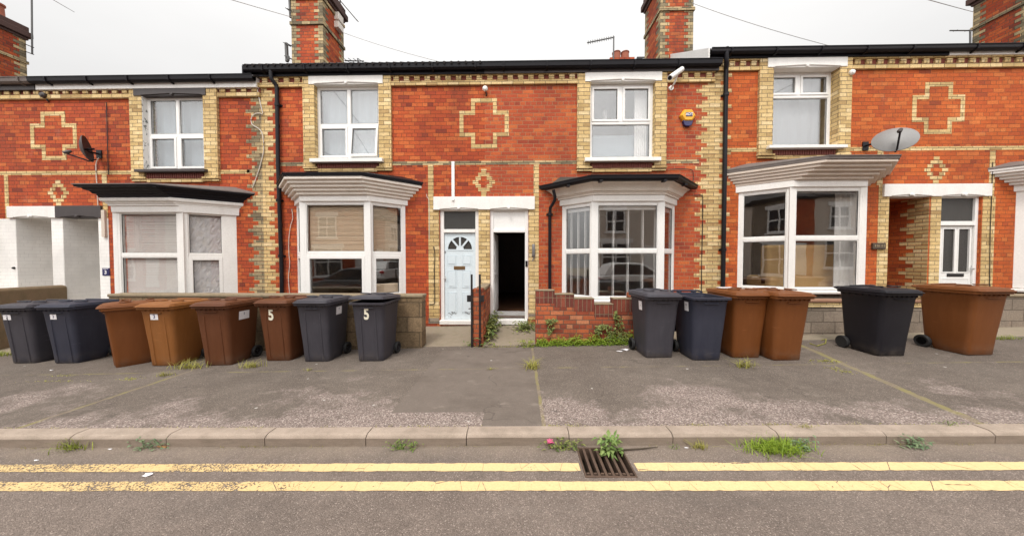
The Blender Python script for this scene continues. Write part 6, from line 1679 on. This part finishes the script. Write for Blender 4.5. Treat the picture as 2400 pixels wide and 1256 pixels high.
# ------------------------------------------------------------------ the other side of the road, seen in the window panes
def far_house(x0, x1, zoff, label):
    YF = -8.4; h = thing('facing_house', label, 'house', ((x0+x1)/2, YF, zoff), 'houses across the road')
    g = MB(); g.box(x0, x1, YF-7, YF, -.8+zoff, 5.6+zoff); g.build('wall', m_cornice_e if int(x0/5) % 3 == 1 else m_stone if int(x0/5) % 3 == 2 else m_brick_b, h)
    g = MB(); g.prism([(YF+.2, 5.6+zoff), (YF-3.5, 7.9+zoff), (YF-7.2, 5.6+zoff)], x0, x1, 'x'); r = g.build('roof', m_tile, h)
    g = MB(); g.box(x0-.4, x0+.4, YF-2.6, YF-1.6, 6+zoff, 8.9+zoff); g.build('chimney', m_chim, r)
    g = MB(); g.box(x0, x1, YF+.02, YF+.16, 5.42+zoff, 5.6+zoff); g.build('gutter', m_black, h)
    for wx0, wx1, wz0, wz1 in ((x0+1.0, x0+2.3, 3.4, 4.9), (x0+.7, x0+2.7, .7, 2.7)):
        g = MB(); w = .09; ya, yb = YF-.0, YF+.05
        g.box(wx0-.15, wx1+.15, YF, YF+.06, wz1+zoff, wz1+.25+zoff); g.box(wx0-.1, wx1+.1, YF, YF+.12, wz0-.1+zoff, wz0+zoff)
        frame_rect(g, wx0, wx1, wz0+zoff, wz1+zoff, w, ya, yb); g.box((wx0+wx1)/2-.04, (wx0+wx1)/2+.04, ya, yb, wz0+w+zoff, wz1-w+zoff); g.box(wx0+w, wx1-w, ya, yb-.005, wz0+(wz1-wz0)*.5-.04+zoff, wz0+(wz1-wz0)*.5+.04+zoff)
        f = g.build('window', m_upvc, h)
        g = MB(); g.box(wx0+w, wx1-w, YF+.005, YF+.02, wz0+w+zoff, wz1-w+zoff); g.build('pane', m_darkglass, f)
    g = MB(); g.box(x1-1.4, x1-.5, YF, YF+.05, .15+zoff, 2.5+zoff); g.build('door', m_white, h)
m_darkglass, nt_, b_ = newmat('dark_glass'); b_.inputs['Base Color'].default_value = (.03,.03,.035,1); b_.inputs['Roughness'].default_value = .05
for i in range(12):
    where = ('furthest left of the row', 'second from the left of the row', 'third from the left of the row', 'fourth from the left of the row', 'fifth from the left of the row', 'sixth from the left of the row')
    wr = [w_.replace('left', 'right') for w_ in where][::-1]
    far_house(-30+i*5, -25+i*5, .017*(-27.5+i*5), 'brick house across the road, '+(list(where)+wr)[i])
def car(x, y, z, ln, wd, ht, mat, label, flip=1):
    h = thing('parked_car', label, 'car', (x, y, z), 'cars parked across the road')
    L2, w2 = ln/2, wd/2
    low = [(-L2, .30), (-L2+.03, .62), (-L2+.12, .86), (-L2+.55, .93), (L2-1.15, .90), (L2-.35, .78), (L2-.03, .60), (L2, .32), (L2-.1, .22), (-L2+.1, .22)]
    g = MB(); g.loft([[(x+flip*a*(1 if s == 0 else .97), y+s*w2, z+b) for a, b in low] if abs(s) < .9 else [(x+flip*a*.97, y+s*w2, z+.05+b*.93) for a, b in low] for s in (-1, -.8, .8, 1)])
    g.build('body', mat, h, bevel=.05, seg=3, smooth=True)
    cab = [(-L2+.30, .90), (-L2+.62, ht-.10), (-L2+1.0, ht), (L2-2.1, ht), (L2-1.75, ht-.08), (L2-.95, .90)]
    g = MB(); g.loft([[(x+flip*a, y+s*w2*.93, z+b) for a, b in cab] for s in (-1, 1)])
    g.v = [(p[0], y+(p[1]-y)*(1-.18*max(0, (p[2]-z-.9)/(ht-.9))), p[2]) for p in g.v]; g.build('cabin', mat, h, bevel=.04, seg=3, smooth=True)
    for s in (-1, 1):
        side = [(-L2+.62, .93), (-L2+.80, ht-.13), (-L2+1.05, ht-.08), (L2-2.1, ht-.08), (L2-1.85, ht-.13), (L2-1.15, .93)]
        yy = lambda b: y+s*(w2*.93*(1-.18*max(0, (b-.9)/(ht-.9)))+.004)
        g = MB(); n = len(side); g.add([(x+flip*a, yy(b), z+b) for a, b in side]+[(x+flip*a, yy(b)-s*.01, z+b) for a, b in side], [tuple(range(n)), tuple(range(2*n-1, n-1, -1))]+[(i, (i+1) % n, (i+1) % n+n, i+n) for i in range(n)]); g.build('side_window', m_darkglass, h)
        for a in (-L2+.78, L2-.80):
            g = MB(); g.lathe([(.20, -.10), (.30, -.10), (.315, -.06), (.315, .06), (.30, .10), (.20, .10)], (x+flip*a, y+s*(w2-.11), z+.315), 'y', 24); wh = g.build('wheel', m_tyre, h, smooth=True)
            g = MB(); g.lathe([(0, -.08), (.20, -.09), (.20, .09), (0, .08)], (x+flip*a, y+s*(w2-.11), z+.315), 'y', 16); g.build('rim', m_alu, wh)
        g = MB(); g.box(x-flip*(L2-.10), x-flip*(L2-.0), y+s*(w2-.32), y+s*(w2-.04), z+.66, z+.82); g.build('tail_light', m_redl, h, bevel=.02)
        g = MB(); g.box(x+flip*(L2-.30), x+flip*(L2-.04), y+s*(w2-.45), y+s*(w2-.08), z+.60, z+.70); g.build('headlight', m_upvc, h, bevel=.02)
m_redl, nt_, b_ = newmat('red_lens'); b_.inputs['Base Color'].default_value = (.55,.01,.02,1); b_.inputs['Roughness'].default_value = .2
m_carw = paint('white_car_paint', (.75,.75,.74), .2, .02, spec=.6); m_card = paint('dark_car_paint', (.13,.14,.155), .2, .02, spec=.6)
car(5.7, -2.55, kz(5.7)-.1, 4.0, 1.74, 1.48, m_carw, 'white hatchback parked across the road, reflected in the bay beside the open door')
car(-8.2, -2.55, kz(-8.2)-.1, 4.2, 1.76, 1.45, m_card, 'dark hatchback parked across the road, reflected in the bay with beige blinds', flip=-1)
car(11.5, -2.55, kz(11.5)-.1, 4.2, 1.76, 1.46, m_carw, 'white saloon parked across the road further right than the hatchback')

# ------------------------------------------------------------------ light
w = bpy.data.worlds.new('World'); scene.world = w; w.use_nodes = True; nt = w.node_tree; nt.nodes.clear()
out = nt.nodes.new('ShaderNodeOutputWorld'); bg = nt.nodes.new('ShaderNodeBackground'); nt.links.new(bg.outputs[0], out.inputs[0])
SUN_EL, SUN_AZ = R(58), R(200)       # behind the camera, a little to the left, above cloud
sky = nt.nodes.new('ShaderNodeTexSky'); sky.sky_type = 'NISHITA'; sky.sun_disc = False; sky.sun_elevation = SUN_EL; sky.sun_rotation = SUN_AZ; sky.air_density = 1.0; sky.dust_density = 4.0
hs = nt.nodes.new('ShaderNodeHueSaturation'); hs.inputs['Saturation'].default_value = .12; nt.links.new(sky.outputs[0], hs.inputs['Color'])
bgs = nt.nodes.new('ShaderNodeBackground'); nt.links.new(hs.outputs[0], bgs.inputs[0]); bgs.inputs[1].default_value = .05
tc = nt.nodes.new('ShaderNodeTexCoord'); sp = nt.nodes.new('ShaderNodeSeparateXYZ'); nt.links.new(tc.outputs['Generated'], sp.inputs[0])
el = M(nt, 'MAXIMUM', sp.outputs[2], 0.0)
# cloud layer: darkest at the horizon, brighter overhead and towards the veiled sun
lum = M(nt, 'ADD', .47, M(nt, 'MULTIPLY', M(nt, 'POWER', el, 2.0), SKY_Z))
back = M(nt, 'MAXIMUM', M(nt, 'MULTIPLY', sp.outputs[1], -1.0), 0.0)
lum = M(nt, 'ADD', lum, M(nt, 'MULTIPLY', M(nt, 'MULTIPLY', back, M(nt, 'MINIMUM', M(nt, 'MULTIPLY', el, 2.5), 1.0)), SKY_B))
cl = noise(nt, scl(nt, tc.outputs['Generated'], (1, 1, 2.2)), 1.6, 5, .55)
lum = M(nt, 'MULTIPLY', lum, M(nt, 'ADD', .86, M(nt, 'MULTIPLY', cl, .28)))
cc = nt.nodes.new('ShaderNodeCombineColor')
for i, k in enumerate((1.0, .985, .965)): nt.links.new(M(nt, 'MULTIPLY', lum, k), cc.inputs[i])
nt.links.new(cc.outputs[0], bg.inputs[0]); bg.inputs[1].default_value = 1.0
ad = nt.nodes.new('ShaderNodeAddShader'); nt.links.new(bg.outputs[0], ad.inputs[0]); nt.links.new(bgs.outputs[0], ad.inputs[1]); nt.links.new(ad.outputs[0], out.inputs[0])
sl = bpy.data.lights.new('sun', 'SUN'); so = bpy.data.objects.new('sun', sl); COL.objects.link(so)
sl.energy = 1.5; sl.angle = R(12); sl.color = (1, .95, .87)
dv = Vector((math.sin(SUN_AZ)*math.cos(SUN_EL), math.cos(SUN_AZ)*math.cos(SUN_EL), math.sin(SUN_EL)))
so.rotation_euler = (-dv).to_track_quat('-Z', 'Y').to_euler()
scene.view_settings.view_transform = 'Standard'; scene.view_settings.look = 'None'; scene.view_settings.gamma = 1; scene.view_settings.exposure = EXPO
scene.render.engine = 'CYCLES'; scene.cycles.max_bounces = 8; scene.cycles.transparent_max_bounces = 24; scene.cycles.use_denoising = True
